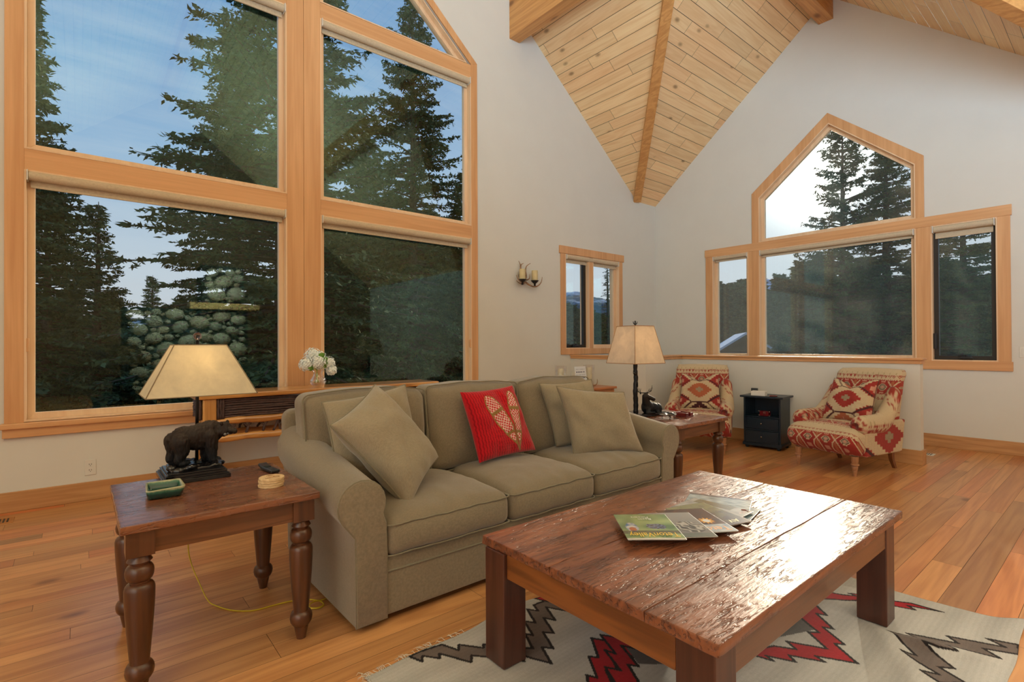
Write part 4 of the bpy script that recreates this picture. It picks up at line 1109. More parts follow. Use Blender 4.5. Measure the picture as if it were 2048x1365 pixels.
# ------------------------------------------------------------------ console table of log and twig work under the window
M_log = wood('peeled_log', hexc(216, 158, 88), hexc(160, 98, 44), axis=0, rough=.3, knots=1.4, coat=.9, bump=.2, grain=.9, blot=.3)
M_log_z = wood('peeled_log_post', hexc(222, 168, 100), hexc(170, 110, 54), axis=2, rough=.35, knots=1.2, coat=.3, bump=.15, grain=.8, blot=.2)
M_twig = simple('bark_twig', hexc(74, 54, 50), .7, var=.35, scale=40, bump=.5)
CX0, CX1, CY0, CY1 = .70, 2.95, 4.75, 5.165
cs = thing('console_table', 'rustic console table of peeled logs and dark twigs under the tall window', 'console table', ((CX0+CX1)/2, 4.95, 0))
mb = MB().rbox((CX1-CX0)/2, (CY1-CY0)/2, .021, .012, (60, 6, 1), lambda p: (p.x, p.y+(.012*noise.noise(Vector((p.x*3.1, 0, 0)))+.005*noise.noise(Vector((p.x*14, 3, 0))))*(p.y < 0), p.z), c=((CX0+CX1)/2, (CY0+CY1)/2, .786))
loc_build(cs, mb, 'slab_top', M_log, auto=50)
for x in (.755, 1.66, 2.82):
    for y in (4.775, 5.06): loc_build(cs, MB().rbox(.05, .045, .383, .012, (2, 2, 8), c=(x+.05, y+.045, .383)), 'post', M_log_z, auto=50)
def twig(mb, p0, p1, r, n=7, k=6, wob_=.004):
    p0, p1 = Vector(p0), Vector(p1); P = []
    for i in range(k+1):
        f = i/k; P.append(p0.lerp(p1, f)+Vector((random.uniform(-1, 1), random.uniform(-.4, .4), random.uniform(-1, 1)))*wob_*(0 < i < k))
    return mb.tube(P, [r*random.uniform(.88, 1.1) for _ in P], n)
for (xa, xb) in ((.855, 1.66), (1.76, 2.82)):
    mb = MB().box(xa, xb, 4.80, 4.815, .60, .765)
    for i in range(8): twig(mb, (xa+.055, 4.793, .612+i*.0195), (xb-.055, 4.793, .612+i*.0195), .0098)
    for x in (xa+.012, xa+.032, xa+.050, xb-.012, xb-.032, xb-.050): twig(mb, (x, 4.787, .597), (x, 4.787, .765), .0105)
    loc_build(cs, mb, 'twig_frieze', M_twig, smooth=True)
mb = MB()
for i in range(8): twig(mb, (.742, 4.83, .612+i*.0195), (.742, 5.10, .612+i*.0195), .0098)
for y in (4.80, 4.82, 5.10): twig(mb, (.745, y, .60), (.745, y, .765), .010)
for x in (.735, .722): twig(mb, (x, 4.785, .60), (x, 4.785, .765), .011)
loc_build(cs, mb, 'twig_frieze', M_twig, smooth=True)
for (xa, xb) in ((.855, 1.66), (1.76, 2.82)):
    for z, r in ((.575, .030), (.435, .030)):
        for y in (4.80, 5.10):
            mb = MB(); P = []; K = 14
            for i in range(K+1): P.append((xa-.02+(xb-xa+.04)*i/K, y+.003*math.sin(i*1.7), z+.004*math.sin(i*.9+z*9)))
            mb.tube(P, [r*(.62 if i in (0, K) else random.uniform(.9, 1.08)) for i in range(K+1)], 12)
            loc_build(cs, mb, 'log_rail', M_log, smooth=True)
    for y in (4.80, 5.10):
        x = xa+.10
        while x < xb-.05:
            mb = MB(); s_ = random.choice((0, 1, 2)); 
            if s_ == 0: twig(mb, (x, y, .45), (x, y, .57), .011)
            elif s_ == 1: twig(mb, (x, y, .45), (x+.02, y, .52), .011); twig(mb, (x+.02, y, .51), (x-.035, y, .57), .009); twig(mb, (x+.02, y, .51), (x+.05, y, .57), .009)
            else: twig(mb, (x-.03, y, .45), (x+.02, y, .57), .010); twig(mb, (x+.035, y, .45), (x+.012, y, .53), .009)
            loc_build(cs, mb, 'twig_spindle', M_twig, smooth=True); x += random.uniform(.10, .16)
# vase of white hydrangeas
M_vglass = thin_glass('vase_glass'); M_petal = simple('white_petal', hexc(240, 244, 240), .7, var=.06, scale=60); M_leaf = simple('hydrangea_leaf', hexc(110, 160, 60), .5, var=.3)
vz = thing('glass_vase', 'small clear glass vase holding white flowers on the console table', 'vase', (1.725, 4.93, .808))
MB().lathe([(z*1.12, r*1.3) for z, r in [(0, .030), (.004, .034), (.02, .050), (.045, .057), (.07, .050), (.095, .034), (.115, .030), (.14, .042), (.145, .046), (.143, .044), (.115, .027), (.09, .031), (.045, .052), (.015, .040), (.008, .0)]], n=32, cap=False).build('vessel', M_vglass, vz, smooth=True)
MB().lathe([(.008, .0), (.011, .046), (.05, .066), (.08, .058), (.081, 0)], n=24, cap=False).build('water', M_vglass, vz, smooth=True)
fl_ = thing('hydrangea_bouquet', 'bunch of white hydrangea blooms in the glass vase on the console', 'flowers', (1.715, 4.93, .875))
mb = MB(); rs = random.Random(4)
for i in range(7):
    a = i*.9; mb.tube(smoothpath([(.022*math.cos(a), .022*math.sin(a), -.03), (-.008*math.cos(a), -.008*math.sin(a), .05), (.05*math.cos(a), .03*math.sin(a), .15)], 4), .0028, 6)
mb.build('stems', simple('flower_stem', hexc(170, 180, 70), .5), fl_, smooth=True)
for (hx_, hy_, hz_, r_) in ((.0, -.03, .165, .075), (-.10, 0, .145, .062), (.115, .01, .150, .062), (-.03, .03, .225, .072), (.135, -.005, .085, .050), (.03, .03, .20, .066)):
    mb = MB()
    for i in range(130):
        th = math.acos(1-2*(i+.5)/130); ph = i*2.39996; n_ = Vector((math.sin(th)*math.cos(ph), math.sin(th)*math.sin(ph), math.cos(th)))
        c_ = Vector((hx_, hy_, hz_))+n_*r_*rs.uniform(.74, 1.08); a = n_.cross(Vector((rs.uniform(-1, 1), rs.uniform(-1, 1), rs.uniform(-1, 1)))).normalized(); b_ = n_.cross(a); w_ = .012
        for k in range(4):
            d1 = a*math.cos(k*PI/2)+b_*math.sin(k*PI/2); d2 = a*math.cos(k*PI/2+PI/2)+b_*math.sin(k*PI/2+PI/2)
            mb.add([c_, c_+d1*w_*.8+n_*.001, c_+(d1+d2)*w_*.75+n_*.004, c_+d2*w_*.8+n_*.001], [(0, 1, 2, 3)])
    mb.ball((hx_, hy_, hz_), r_*.70, 10, 7); mb.build('bloom', M_petal, fl_)
for (p, q, w_) in (((-.01, -.06, .205), (.05, -.07, .245), .03), ((.05, -.02, .10), (.08, -.05, .17), .028), ((-.03, -.02, .10), (-.10, -.05, .115), .028), ((.04, -.05, .18), (.085, -.055, .20), .024)):
    p, q = Vector(p), Vector(q); s_ = (q-p).cross(Vector((0, 1, .3))).normalized()
    MB().add([p, p.lerp(q, .35)+s_*w_, p.lerp(q, .75)+s_*w_*.8, q, p.lerp(q, .75)-s_*w_*.8, p.lerp(q, .35)-s_*w_, p.lerp(q, .5)+Vector((0, -.008, 0))], [(0, 1, 6), (1, 2, 6), (2, 3, 6), (3, 4, 6), (4, 5, 6), (5, 0, 6)]).build('leaf', M_leaf, fl_)

# ------------------------------------------------------------------ small table behind the sofa end
M_sm = wood('small_table_wood', hexc(196, 132, 88), hexc(150, 90, 56), axis=0, rough=.4)
sm = thing('small_table', 'small wooden table with candles against the wall behind the sofa', 'table', (4.77, 4.42, 0))
MB().rbox(.45, .23, .014, .005, (6, 4, 1), c=(0, 0, .646)).build('tabletop', M_sm, sm, smooth=False)
for x in (-.40, .40):
    for y in (-.19, .19): MB().box(x-.02, x+.02, y-.02, y+.02, 0, .632).build('leg', M_sm, sm, bevel=.003)
MB().box(-.38, .38, -.205, -.19, .55, .632).box(-.38, .38, .19, .205, .55, .632).build('apron', M_sm, sm)
M_wax = simple('cream_wax', hexc(226, 218, 190), .6, var=.08, scale=8)
M_antler = simple('antler', hexc(150, 112, 80), .5, var=.5, scale=25, bump=.3)
for x, lb in ((4.475, 'glass hurricane candle holder at the left of the small table, left of the card'), (4.985, 'glass hurricane candle holder at the right of the small table, right of the card')):
    t = thing('hurricane_holder', lb, 'candle holder', (x, 4.45, .661), 0, 'hurricane candle holders on the small table')
    MB().lathe([(0, .0), (0, .055), (.012, .06), (.05, .068), (.15, .070), (.27, .072), (.27, .070), (.15, .067), (.05, .065), (.014, .056), (.006, 0)], n=28, cap=False).build('glass', M_vglass, t, smooth=True)
    mb = MB()
    for s_ in (-1, 1): mb.tube(smoothpath([(0, -.075, .01), (s_*.05, -.075, .018), (s_*.09, -.06, .045), (s_*.105, -.045, .085)], 5), [.010-.008*i/15 for i in range(16)], 8)
    mb.build('antler_trim', M_antler, t, smooth=True)
    c = thing('pillar_candle', ('tall cream pillar candle inside the left hurricane glass', 'tall cream pillar candle inside the right hurricane glass')[x > 4.7], 'candle', (x, 4.45, .669), 0, 'pillar candles in hurricane glasses')
    MB().lathe([(0, .037), (.002, .038), (.225, .038), (.23, .034), (.228, .01)], n=24).build('wax', M_wax, c, smooth=False); smooth_by_angle(c.children[0])
    MB().tube([(0, 0, .226), (.001, 0, .240)], .0012, 5).build('wick', M_black, c)
t = thing('card_sign', 'white printed card standing between the two hurricane candles', 'card', (4.765, 4.36, .661), 0)
Mx = Matrix.Rotation(-.16, 4, 'X')
MB().box(-.10, .10, 0, .003, 0, .26).xf(Mx).build('card', simple('white_card', hexc(228, 232, 240), .6), t)
mb = MB(); rs = random.Random(9)
for j, z in enumerate((.225, .19, .155, .12, .085)):
    x = -.08
    while x < .07:
        w_ = rs.uniform(.008, .03); hh = .004 if j % 2 == 0 else .013; mb.box(x, min(x+w_, .082), -.0012, .0, z-hh/2, z+hh/2); x += w_+rs.uniform(.006, .02)
mb.xf(Mx).build('print', simple('card_ink', hexc(96, 100, 128), .7), t)
t = thing('shed_antler', 'brown shed antler piece lying in front of the card', 'antler', (4.76, 4.27, .668), .2)
MB().tube(smoothpath([(.09, -.01, .012), (.04, 0, .02), (0, .01, .022), (-.05, .0, .03), (-.085, -.01, .055)], 5), [.020-.014*i/20 for i in range(21)], 9).tube(smoothpath([(0, .01, .024), (-.01, 0, .05), (-.03, -.005, .075)], 4), [.012-.009*i/8 for i in range(9)], 8).ball((.092, -.01, .012), (.014, .018, .018)).build('antler_beam', M_antler, t, smooth=True)

# ------------------------------------------------------------------ antler wall sconce
sc = thing('wall_sconce', 'antler wall sconce with two cream candle lights beside the small window', 'wall lamp', (4.54, YW, 2.05))
MB().lathe([(0, .05), (.012, .05), (.018, .042)], n=24).xf(Matrix.Translation((-.01, 0, .06)) @ Matrix.Rotation(PI/2, 4, 'X')).build('back_plate', simple('rust_plate', hexc(92, 66, 50), .6), sc, smooth=False)
def antl(P, r0, r1, k=6):
    P = smoothpath(P, k); n = len(P); return MB().tube(P, [r0+(r1-r0)*i/(n-1) for i in range(n)], 9)
for P, r0, r1 in (([(.0, -.03, .0), (.06, -.07, -.06), (.13, -.10, -.085), (.20, -.11, -.06), (.25, -.11, -.01), (.275, -.10, .055)], .014, .003),
                  ([(.0, -.03, .0), (-.05, -.09, -.035), (-.09, -.11, -.045), (-.15, -.10, -.01), (-.17, -.08, .05)], .013, .003),
                  ([(.0, -.02, -.05), (.035, -.04, .04), (.02, -.05, .13), (.04, -.05, .19), (.10, -.06, .23)], .014, .003),
                  ([(-.06, -.03, .0), (-.055, -.035, .12), (-.06, -.04, .19), (-.10, -.05, .245)], .014, .003),
                  ([(-.058, -.037, .17), (-.045, -.04, .205), (-.01, -.05, .222)], .010, .002),
                  ([(-.02, -.05, -.01), (-.06, -.08, -.06), (-.13, -.09, -.05), (-.17, -.08, -.02)], .011, .003),
                  ([(.03, -.05, .0), (.05, -.09, .02), (.045, -.10, .08)], .010, .002)):
    antl(P, r0, r1).build('antler', M_antler, sc, smooth=True)
for cx_ in (-.09, .13):
    MB().lathe([(-.075, .012), (-.045, .014), (-.030, .034), (-.008, .052), (-.002, .054), (0, .03)], cx_, -.11, 0, 22).build('drip_cup', M_black, sc, smooth=True)
    o = MB().lathe([(0, .040), (.002, .041), (.128, .041), (.131, .038), (.129, .02)], cx_, -.11, 0, 26).build('candle_sleeve', simple('aged_wax', hexc(218, 202, 156), .55, var=.1, scale=9), sc); smooth_by_angle(o)

# ------------------------------------------------------------------ moose lamp and the things on the far side table
CL = (3.585, 2.665)
ml = thing('table_lamp', 'moose table lamp with a laced hide shade on the far right side table', 'lamp', (CL[0], CL[1], .6), math.radians(-9))
mb = MB().rbox(.17, .115, .012, .004, (6, 4, 1), c=(.06, -.02, .013)); smooth_by_angle(mb.build('plinth', M_gloss_black, ml), 50)
mb = MB(); P = [(0, .02, .02), (.004, .022, .10), (-.003, .02, .20), (.006, .022, .30), (-.002, .02, .38), (.003, .02, .46)]
mb.tube(smoothpath(P, 5), [.021-.004*i/25+.002*math.sin(i*2.1) for i in range(26)], 12); mb.tube([(-.01, .015, .34), (-.035, .005, .355)], [.010, .007], 8); mb.tube([(.0, .0, .24), (-.03, -.03, .28)], [.008, .005], 8)
mb.build('trunk_pole', M_bronze, ml, smooth=True)
mb = MB().tube([(0, .02, .72), (0, .02, .79)], [.006, .006], 8)
for a in (-1, 1): mb.tube([(0, .02, .755), (a*.018, .02, .768), (a*.024, .02, .785)], [.004, .004, .002], 6)
mb.tube([(0, .02, .46), (0, .02, .745)], .004, 8).build('finial_rod', M_bronze, ml, smooth=True)
mb = MB(); B = lambda x, y, z, r: mb.ball((x, y, z), r, 12, 9)
B(.03, -.045, .060, (.040, .035, .042)); B(.075, -.04, .052, (.048, .034, .034)); B(.115, -.035, .048, (.036, .034, .032)); B(.14, -.03, .038, (.022, .024, .022))
caps(mb, (.02, -.05, .075), (.0, -.058, .125), .028, .019); caps(mb, (.0, -.060, .130), (.036, -.085, .112), .0155, .0115); B(.038, -.087, .110, (.014, .012, .012)); B(.006, -.07, .095, (.007, .006, .014))
caps(mb, (.02, -.068, .05), (-.012, -.085, .03), .014, .010); caps(mb, (-.012, -.085, .03), (.04, -.092, .030), .010, .008); caps(mb, (.115, -.05, .03), (.08, -.08, .030), .012, .008)
for s_ in (-1, 1): B(-.004+s_*.016, -.052-s_*.012, .146, (.006, .005, .009))
mb.xf(Matrix.Translation((0, -.01, .02)) @ Matrix.Scale(1.38, 4) @ Matrix.Translation((0, 0, -.022)))
blob('moose', mb, M_bear, ml, .0036, (0, 0, 0), 2, fur=.0008)
for s_ in (-1, 1):
    mb = MB(); P0 = Vector((-.0055, -.085, .192)); sd = Vector((s_*1.05, -s_*.60*.8, 0))
    mb.tube(smoothpath([P0, P0+sd*.03+Vector((0, 0, .004)), P0+sd*.052+Vector((0, 0, .02)), P0+sd*.058+Vector((0, 0, .062))], 4), [.0045-.003*i/12 for i in range(13)], 7)
    for f, q in ((.04, .03), (.05, .035), (.03, .028)): mb.tube([P0+sd*f+Vector((0, 0, .012)), P0+sd*(f+.002)+Vector((0, -.012, q+.01))], [.003, .001], 6)
    mb.build('moose_antler', M_bronze, ml, smooth=True)
shade(ml, 0, .02, .435, .745, (.170, .170), (.107, .107), M_shade2, math.radians(45+0.0) if False else math.radians(0), simple('hide_lacing', hexc(176, 132, 92), .8), lac=True)
bulb(ml, (0, .02, .53), 3.5)
M_pewter = simple('pewter', hexc(150, 146, 144), .22, metal=.9, var=.3, scale=30)
M_rosewood = simple('rosewood', hexc(104, 34, 34), .25, var=.25, scale=14, coat=.4)
t = thing('coaster_box', 'square dark red wooden coaster holder on the far side table', 'coaster holder', (3.80, 2.37, .6), .05)
mb = MB(); q = .058
mb.box(-q, q, -q, q, 0, .008).box(-q, -q+.012, -q, q, .008, .034).box(q-.012, q, -q, q, .008, .034).box(-q, q, q-.012, q, .008, .034).box(-q, -.018, -q, -q+.012, .008, .034).box(.018, q, -q, -q+.012, .008, .034)
mb.build('box', M_rosewood, t, bevel=.002)
MB().lathe([(.0, .044), (.018, .044)], 0, 0, .009, 24).build('coasters', M_rosewood, t)
t = thing('footed_tray', 'small footed pewter leaf tray in front of the moose lamp', 'tray', (3.60, 2.375, .6), -.1)
vs = []; fs = []; N1, N2 = 28, 8
for j in range(N2+1):
    for i in range(N1):
        q = 2*PI*i/N1; r_ = (j/N2)*(1+.14*math.sin(3*q)+.06*math.sin(7*q)); vs.append((r_*.085*math.cos(q), r_*.055*math.sin(q), .022+.014*(j/N2)**3+.003*math.sin(5*q)*(j/N2)**2))
for j in range(N2):
    for i in range(N1): fs.append((j*N1+i, j*N1+(i+1) % N1, (j+1)*N1+(i+1) % N1, (j+1)*N1+i))
o = MB().add(vs, fs).build('tray_dish', M_pewter, t, smooth=True); sl = o.modifiers.new('s', 'SOLIDIFY'); sl.thickness = .003
for a in (.6, 2.4, 4.2, 5.5): MB().tube([(.05*math.cos(a), .032*math.sin(a), .024), (.062*math.cos(a), .04*math.sin(a), .012), (.058*math.cos(a), .038*math.sin(a), .001)], [.004, .003, .004], 8).build('foot', M_pewter, t, smooth=True)
t = thing('bronze_turtle', 'little dark bronze turtle figure resting on the footed tray', 'figurine', (3.625, 2.37, .624), .3)
mb = MB().ball((0, 0, .012), (.032, .024, .012)); mb.ball((.036, 0, .012), (.010, .007, .006))
for a, b_ in ((.02, .02), (.02, -.02), (-.02, .02), (-.02, -.02)): mb.ball((a, b_, .006), (.010, .006, .004))
mb.build('turtle_body', M_bronze, t, smooth=True)

# ------------------------------------------------------------------ kilim armchairs
K_CR, K_RED, K_RU, K_DK, K_TAN, K_PK, K_OL = [hexc(*c)[:3] for c in ((206, 186, 156), (160, 58, 54), (178, 104, 76), (82, 46, 50), (158, 142, 120), (204, 150, 132), (172, 156, 118))]
def kilim(u, v):
    w_ = v % .34; f = u/.036 % 1; ci = math.floor(u/.17); uc = (u/.17-ci-.5)*.17
    if .10 <= w_ < .135 or .305 <= w_ < .335:
        z = (w_-.10) if w_ < .2 else (.335-w_); h = .030*(1-abs(f-.5)*2)
        if z < h: return K_RED if z > h-.009 or (z < h-.016) else K_CR
        return K_CR
    if .145 <= w_ < .162 or .280 <= w_ < .297:
        tt = u/.017 % 1; z = (w_-.145)/.017 if w_ < .2 else (.297-w_)/.017
        return K_RED if z > abs(tt-.5)*2 else K_CR
    if .162 <= w_ < .280:
        dv = w_-.221; dd = max(abs(uc)*.9+abs(dv)*.75, abs(dv)*1.15)
        if dd < .014: return K_PK
        if dd < .026: return K_TAN
        if dd < .032: return K_DK
        if dd < .038: return K_CR
        e = .085-abs(uc)
        if abs(e-abs(dv)*.75) < .0065: return K_CR
        if e < .012 and abs(dv) > .02: return K_RU
        if abs(dv) > .045 and abs(uc) < .02: return K_PK
        return K_RED if ci % 2 else (K_RED[0]*1.05, K_RED[1]*1.3, K_RED[2]*1.1)
    if .0 <= w_ < .02 and (u/.05 % 1) < .12: return K_OL
    return K_CR
M_kilim = fabric('kilim_upholstery', hexc(200, 176, 142), hexc(150, 120, 90), 520, .3, attr='pattern', mottled=.35, sheen=.1)
M_chairleg = wood('turned_chair_leg', hexc(188, 140, 104), hexc(140, 92, 62), axis=2, rough=.4, scale=2)
M_chairleg2 = wood('rear_chair_leg', hexc(140, 86, 50), hexc(90, 48, 26), axis=2, rough=.4, scale=2)
def pat(o, fn):
    me = o.data; cl = [fn(v.co) for v in me.vertices]; vcol(me, 'pattern', cl); return o
def armchair(label, loc, ang):
    t = thing('armchair', label, 'armchair', loc, ang, 'kilim armchairs along the half wall')
    def seatdf(p):
        x, y, z = p; v = y/.34
        xx = x + (.05*(1-(z/.13)**2) if x > .2 else 0); zz = z + (.030*(1-abs(v)**2.5)*(1-min(1, abs(x)/.40)**3) if z > 0 else .0)
        if z < 0 and x > .1: xx -= (x-.1)*.22*(-z/.13)
        return (xx, y*(1-.03*max(0, x)), zz - .03*max(0, -x)*(z > 0))
    mb = MB().rbox(.375, .335, .125, .085, (70, 90, 14), seatdf, c=(.0, 0, .295), ar=20); o = mb.build('seat', M_kilim, t, smooth=True)
    pat(o, lambda c: kilim(c.y, (c.x if c.z > .33 else c.x) + .42 - min(c.z, .42) + .04))
    # back, reclined with a rolled top
    def backdf(p):
        x, y, z = p; k = (z+.30)/.60; 
        return (x - .17*k - .02*k*k - (.05*max(0, k-.85)/.15 if x < 0 else 0), y*(1 - .05*max(0, k-.6) + .05*(1-k)), z + .012*(1-(y/.31)**2)*(k > .9))
    mb = MB().rbox(.065, .305, .31, .055, (6, 80, 84), backdf, c=(-.265, 0, .62), ar=12); o = mb.build('backrest', M_kilim, t, smooth=True)
    pat(o, lambda c: kilim(c.y+.085, c.z-.205))
    mb = MB().tube([(-.485, -.285, .895), (-.485, .285, .895)], .038, 20); o = mb.build('back_roll', M_kilim, t, smooth=True); pat(o, lambda c: kilim(c.y, .1+c.x))
    for sg in (-1, 1):
        # side panel and arm
        mb = MB(); vs = []; fs = []; NX, NQ = 46, 30
        for i in range(NX+1):
            f = i/NX; x = .30-.62*f
            rise = .24*max(0, (f-.55)/.45)**1.6; yy = sg*(.275+.012*math.sin(f*PI)); e = 1-max(0, 1-f/.12)**2.2*.62; e2 = 1-.45*max(0, (f-.7)/.3)
            for j in range(NQ):
                q = 2*PI*j/NQ; ry, rz = .080*e*(.6+.4*e2), .092*e
                vs.append((x+.02*math.cos(q)*0, yy+ry*math.cos(q), .448+rise+rz*math.sin(q)))
        for i in range(NX):
            for j in range(NQ): fs.append((i*NQ+j, i*NQ+(j+1) % NQ, (i+1)*NQ+(j+1) % NQ, (i+1)*NQ+j) if sg > 0 else ((i+1)*NQ+j, (i+1)*NQ+(j+1) % NQ, i*NQ+(j+1) % NQ, i*NQ+j))
        fs += [tuple(range(NQ))[::1], tuple(range(NX*NQ, NX*NQ+NQ))]
        o = MB().add(vs, fs).build('arm', M_kilim, t, smooth=True); pat(o, lambda c: kilim(c.x, (c.z-.448)+sg*(c.y-sg*.275)+.24))
        def sd(p): k = (p.z+.15)/.30; return (p.x*(1-.0*k) - .06*k*max(0, -p.x/.29), p.y, p.z)
        o = MB().rbox(.29, .022, .15, .015, (60, 3, 36), sd, c=(-.045, sg*.318, .325)).build('side_panel', M_kilim, t, smooth=True)
        pat(o, lambda c: kp(c.x*2.6+.3, (c.z-.33)*3.2))
        mb = MB().lathe([(0, .013), (.03, .015), (.045, .020), (.052, .018), (.06, .022), (.085, .026), (.095, .022), (.10, .033), (.112, .034), (.118, .024), (.13, .027), (.165, .030), (.18, .030)], .29, sg*.265, 0, 22)
        o = mb.build('leg', M_chairleg, t); smooth_by_angle(o, 35)
        mb = MB(); vs = []
        for z, dx, h in ((0, -.10, .013), (.08, -.055, .017), (.20, -.03, .021)):
            for a, b_ in ((-1, -1), (1, -1), (1, 1), (-1, 1)): vs.append((-.27+dx+a*h*1.2, sg*.255+b_*h, z))
        mb.add(vs, [(3, 2, 1, 0), (8, 9, 10, 11)]+[(k*4+i, k*4+(i+1) % 4, k*4+4+(i+1) % 4, k*4+4+i) for k in (0, 1) for i in range(4)]); mb.build('leg', M_chairleg2, t, bevel=.002)
    return t
def kp(u, v):
    """kilim cushion and side cloth: cream ground, dark hexagon lattice, serrated medallions"""
    if abs(u) > 2: u = (u+2) % 4-2
    a = abs(u)*.80 + abs(v)*1.05
    def med(cx, cy, R_, c1, c2):
        x, y = abs(u-cx), abs(v-cy); y2 = math.floor(y/.085)*.085; d_ = x*.85+y2*1.1
        if d_ < R_*.28: return c2
        if d_ < R_ and not (y > R_*.9): return c1
        return None
    ser = .022*(1 if (math.floor((u-v*1.3)*14) % 2) else -1)
    if abs(a-1.03+ser) < .042 and abs(v) < .70: return K_DK
    if abs(abs(v)-.70) < .030 and abs(u) < .36: return K_DK
    if a > 1.03 and abs(abs(v)-(.70+(abs(u)-.36)*.9)+ser) < .035 and abs(u) > .36: return K_DK
    for (cx, cy, R_, c1, c2) in ((0, 0, .52, kmed[0], K_TAN), (1, .55, .42, kmed[1], K_PK), (-1, .55, .42, kmed[1], K_PK), (1, -.55, .42, kmed[1], K_PK), (-1, -.55, .42, kmed[1], K_PK), (0, 1.05, .38, kmed[2], K_PK), (0, -1.05, .38, kmed[2], K_PK)):
        r = med(cx, cy, R_, c1, c2)
        if r is not None: return r
    return K_CR
kmed = (K_RED, K_RED, K_DK)
A1 = math.atan2(.22, -.975); A2 = math.atan2(-.437, -.90)
ac1 = armchair('red and cream kilim armchair right of the dark nightstand, turned slightly to the left', (5.665, 1.80, 0), A1)
ac2 = dup(ac1, (5.475, 3.205, 0), A2, 'red and cream kilim armchair in the half wall corner, left of the nightstand')
def chair_pillow(origin, ang, label, seed, med_, skew=0):
    global kmed
    kmed = med_; R = Matrix.Translation(origin) @ Matrix.Rotation(ang, 4, 'Z')
    C = [R @ Vector(p) for p in ((-.20, -.215+skew, .835), (-.20, .205+skew, .845), (-.02, .245, .425), (-.02, -.245, .425))]
    return pillow('kilim_cushion', label, 'cushion', C, .17, M_kilim, 'kilim cushions on the armchairs', cols=kp, N=110, pip=.004, seed=seed, mp=simple('cushion_cord', hexc(90, 60, 54), .9), pinch=.08, chop=.09)
chair_pillow((5.665, 1.80, 0), A1, 'kilim cushion with crimson medallion on the armchair right of the nightstand', 3, (K_RED, K_RED, K_RU), .01)
chair_pillow((5.475, 3.205, 0), A2, 'pale kilim cushion with faded tan medallion on the corner armchair', 5, (K_RU, K_RED, K_DK), 0)

# ------------------------------------------------------------------ nightstand
M_navy = simple('navy_paint', hexc(18, 38, 56), .35, var=.12, scale=6)
ns = thing('nightstand', 'dark navy nightstand with open shelf and two drawers between the armchairs', 'nightstand', (6.065, 2.71, 0), math.radians(5))
MB().box(-.15, .16, -.20, -.182, .05, .575).box(-.15, .16, .182, .20, .05, .575).box(.148, .16, -.182, .182, .05, .575).box(-.145, .15, -.182, .182, .352, .364).box(-.145, .15, -.182, .182, .05, .064).box(-.15, -.14, -.182, .182, .205, .222).build('body', M_navy, ns, bevel=.002)
MB().rbox(.182, .232, .011, .006, (2, 2, 1), c=(.0, 0, .587)).build('top', M_navy, ns)
MB().box(-.160, .165, -.21, .21, .03, .062).box(-.155, .16, -.205, .205, .062, .07).build('plinth', M_navy, ns, bevel=.003)
for x in (-.125, .13):
    for y in (-.17, .17): MB().lathe([(0, .016), (.02, .024), (.03, .02)], x, y, 0, 14).build('foot', M_navy, ns)
for z0, z1 in ((.226, .348), (.068, .202)):
    d_ = MB().box(-.156, -.14, -.178, .178, z0, z1).box(-.160, -.156, -.165, .165, z0+.012, z1-.012).build('drawer', M_navy, ns, bevel=.002)
    MB().lathe([(0, .006), (.008, .005), (.014, .011), (.020, .009), (.022, .003)], n=16).xf(Matrix.Translation((-.159, 0, (z0+z1)/2)) @ Matrix.Rotation(-PI/2, 4, 'Y')).build('knob', M_pewter, d_, smooth=True)
def on_ns(x, y, z): 
    v = Matrix.Rotation(math.radians(5), 4, 'Z') @ Vector((x, y, 0)); return (6.065+v.x, 2.71+v.y, z)
t = thing('paper_box', 'small white box on top of the nightstand', 'box', on_ns(-.10, .045, .599), math.radians(8))
MB().box(-.045, .045, -.075, .075, 0, .048).build('box_body', simple('white_paper', hexc(232, 232, 230), .6), t, bevel=.002); MB().box(-.0462, .0462, -.0762, .0762, .044, .050).build('box_lid', simple('white_paper_lid', hexc(240, 240, 238), .6), t, bevel=.001)
t = thing('alarm_clock', 'small black clock standing behind the white box on the nightstand', 'clock', on_ns(-.03, .12, .599), math.radians(12))
MB().prism([(-.03, 0), (.03, 0), (.018, .075), (-.018, .075)], -.035, .035, lambda a, b, c: (a, c, b)).build('case', simple('black_plastic', (.02, .02, .024, 1), .4), t, bevel=.004); MB().box(-.031, -.027, -.026, .026, .015, .055).build('face', simple('clock_face', (.05, .05, .06, 1), .15), t)
t = thing('round_coaster', 'dark red disc coaster on the right of the nightstand top', 'coaster', on_ns(-.12, -.115, .599), 0)
MB().lathe([(0, .04), (.003, .043), (.011, .043), (.012, .036), (.008, .034)], n=26).build('disc', M_rosewood, t)
t = thing('red_box', 'small dark red box with metal corners inside the nightstand shelf', 'box', on_ns(-.06, -.005, .365), 0)
MB().rbox(.03, .05, .028, .004, (2, 2, 2), c=(0, 0, .03)).build('box_body', simple('red_lacquer', hexc(110, 20, 30), .3), t); mb = MB()
for y in (-.058, .058):
    for z in (.006, .052): mb.tube([(-.028, y*.8, z), (-.03, y*1.15, z+.002)], .005, 8)
mb.tube([(-.031, -.012, .005), (-.031, -.012, .055)], .002, 6).tube([(-.031, .004, .005), (-.031, .004, .055)], .002, 6).build('metal_corners', M_pewter, t, smooth=True)

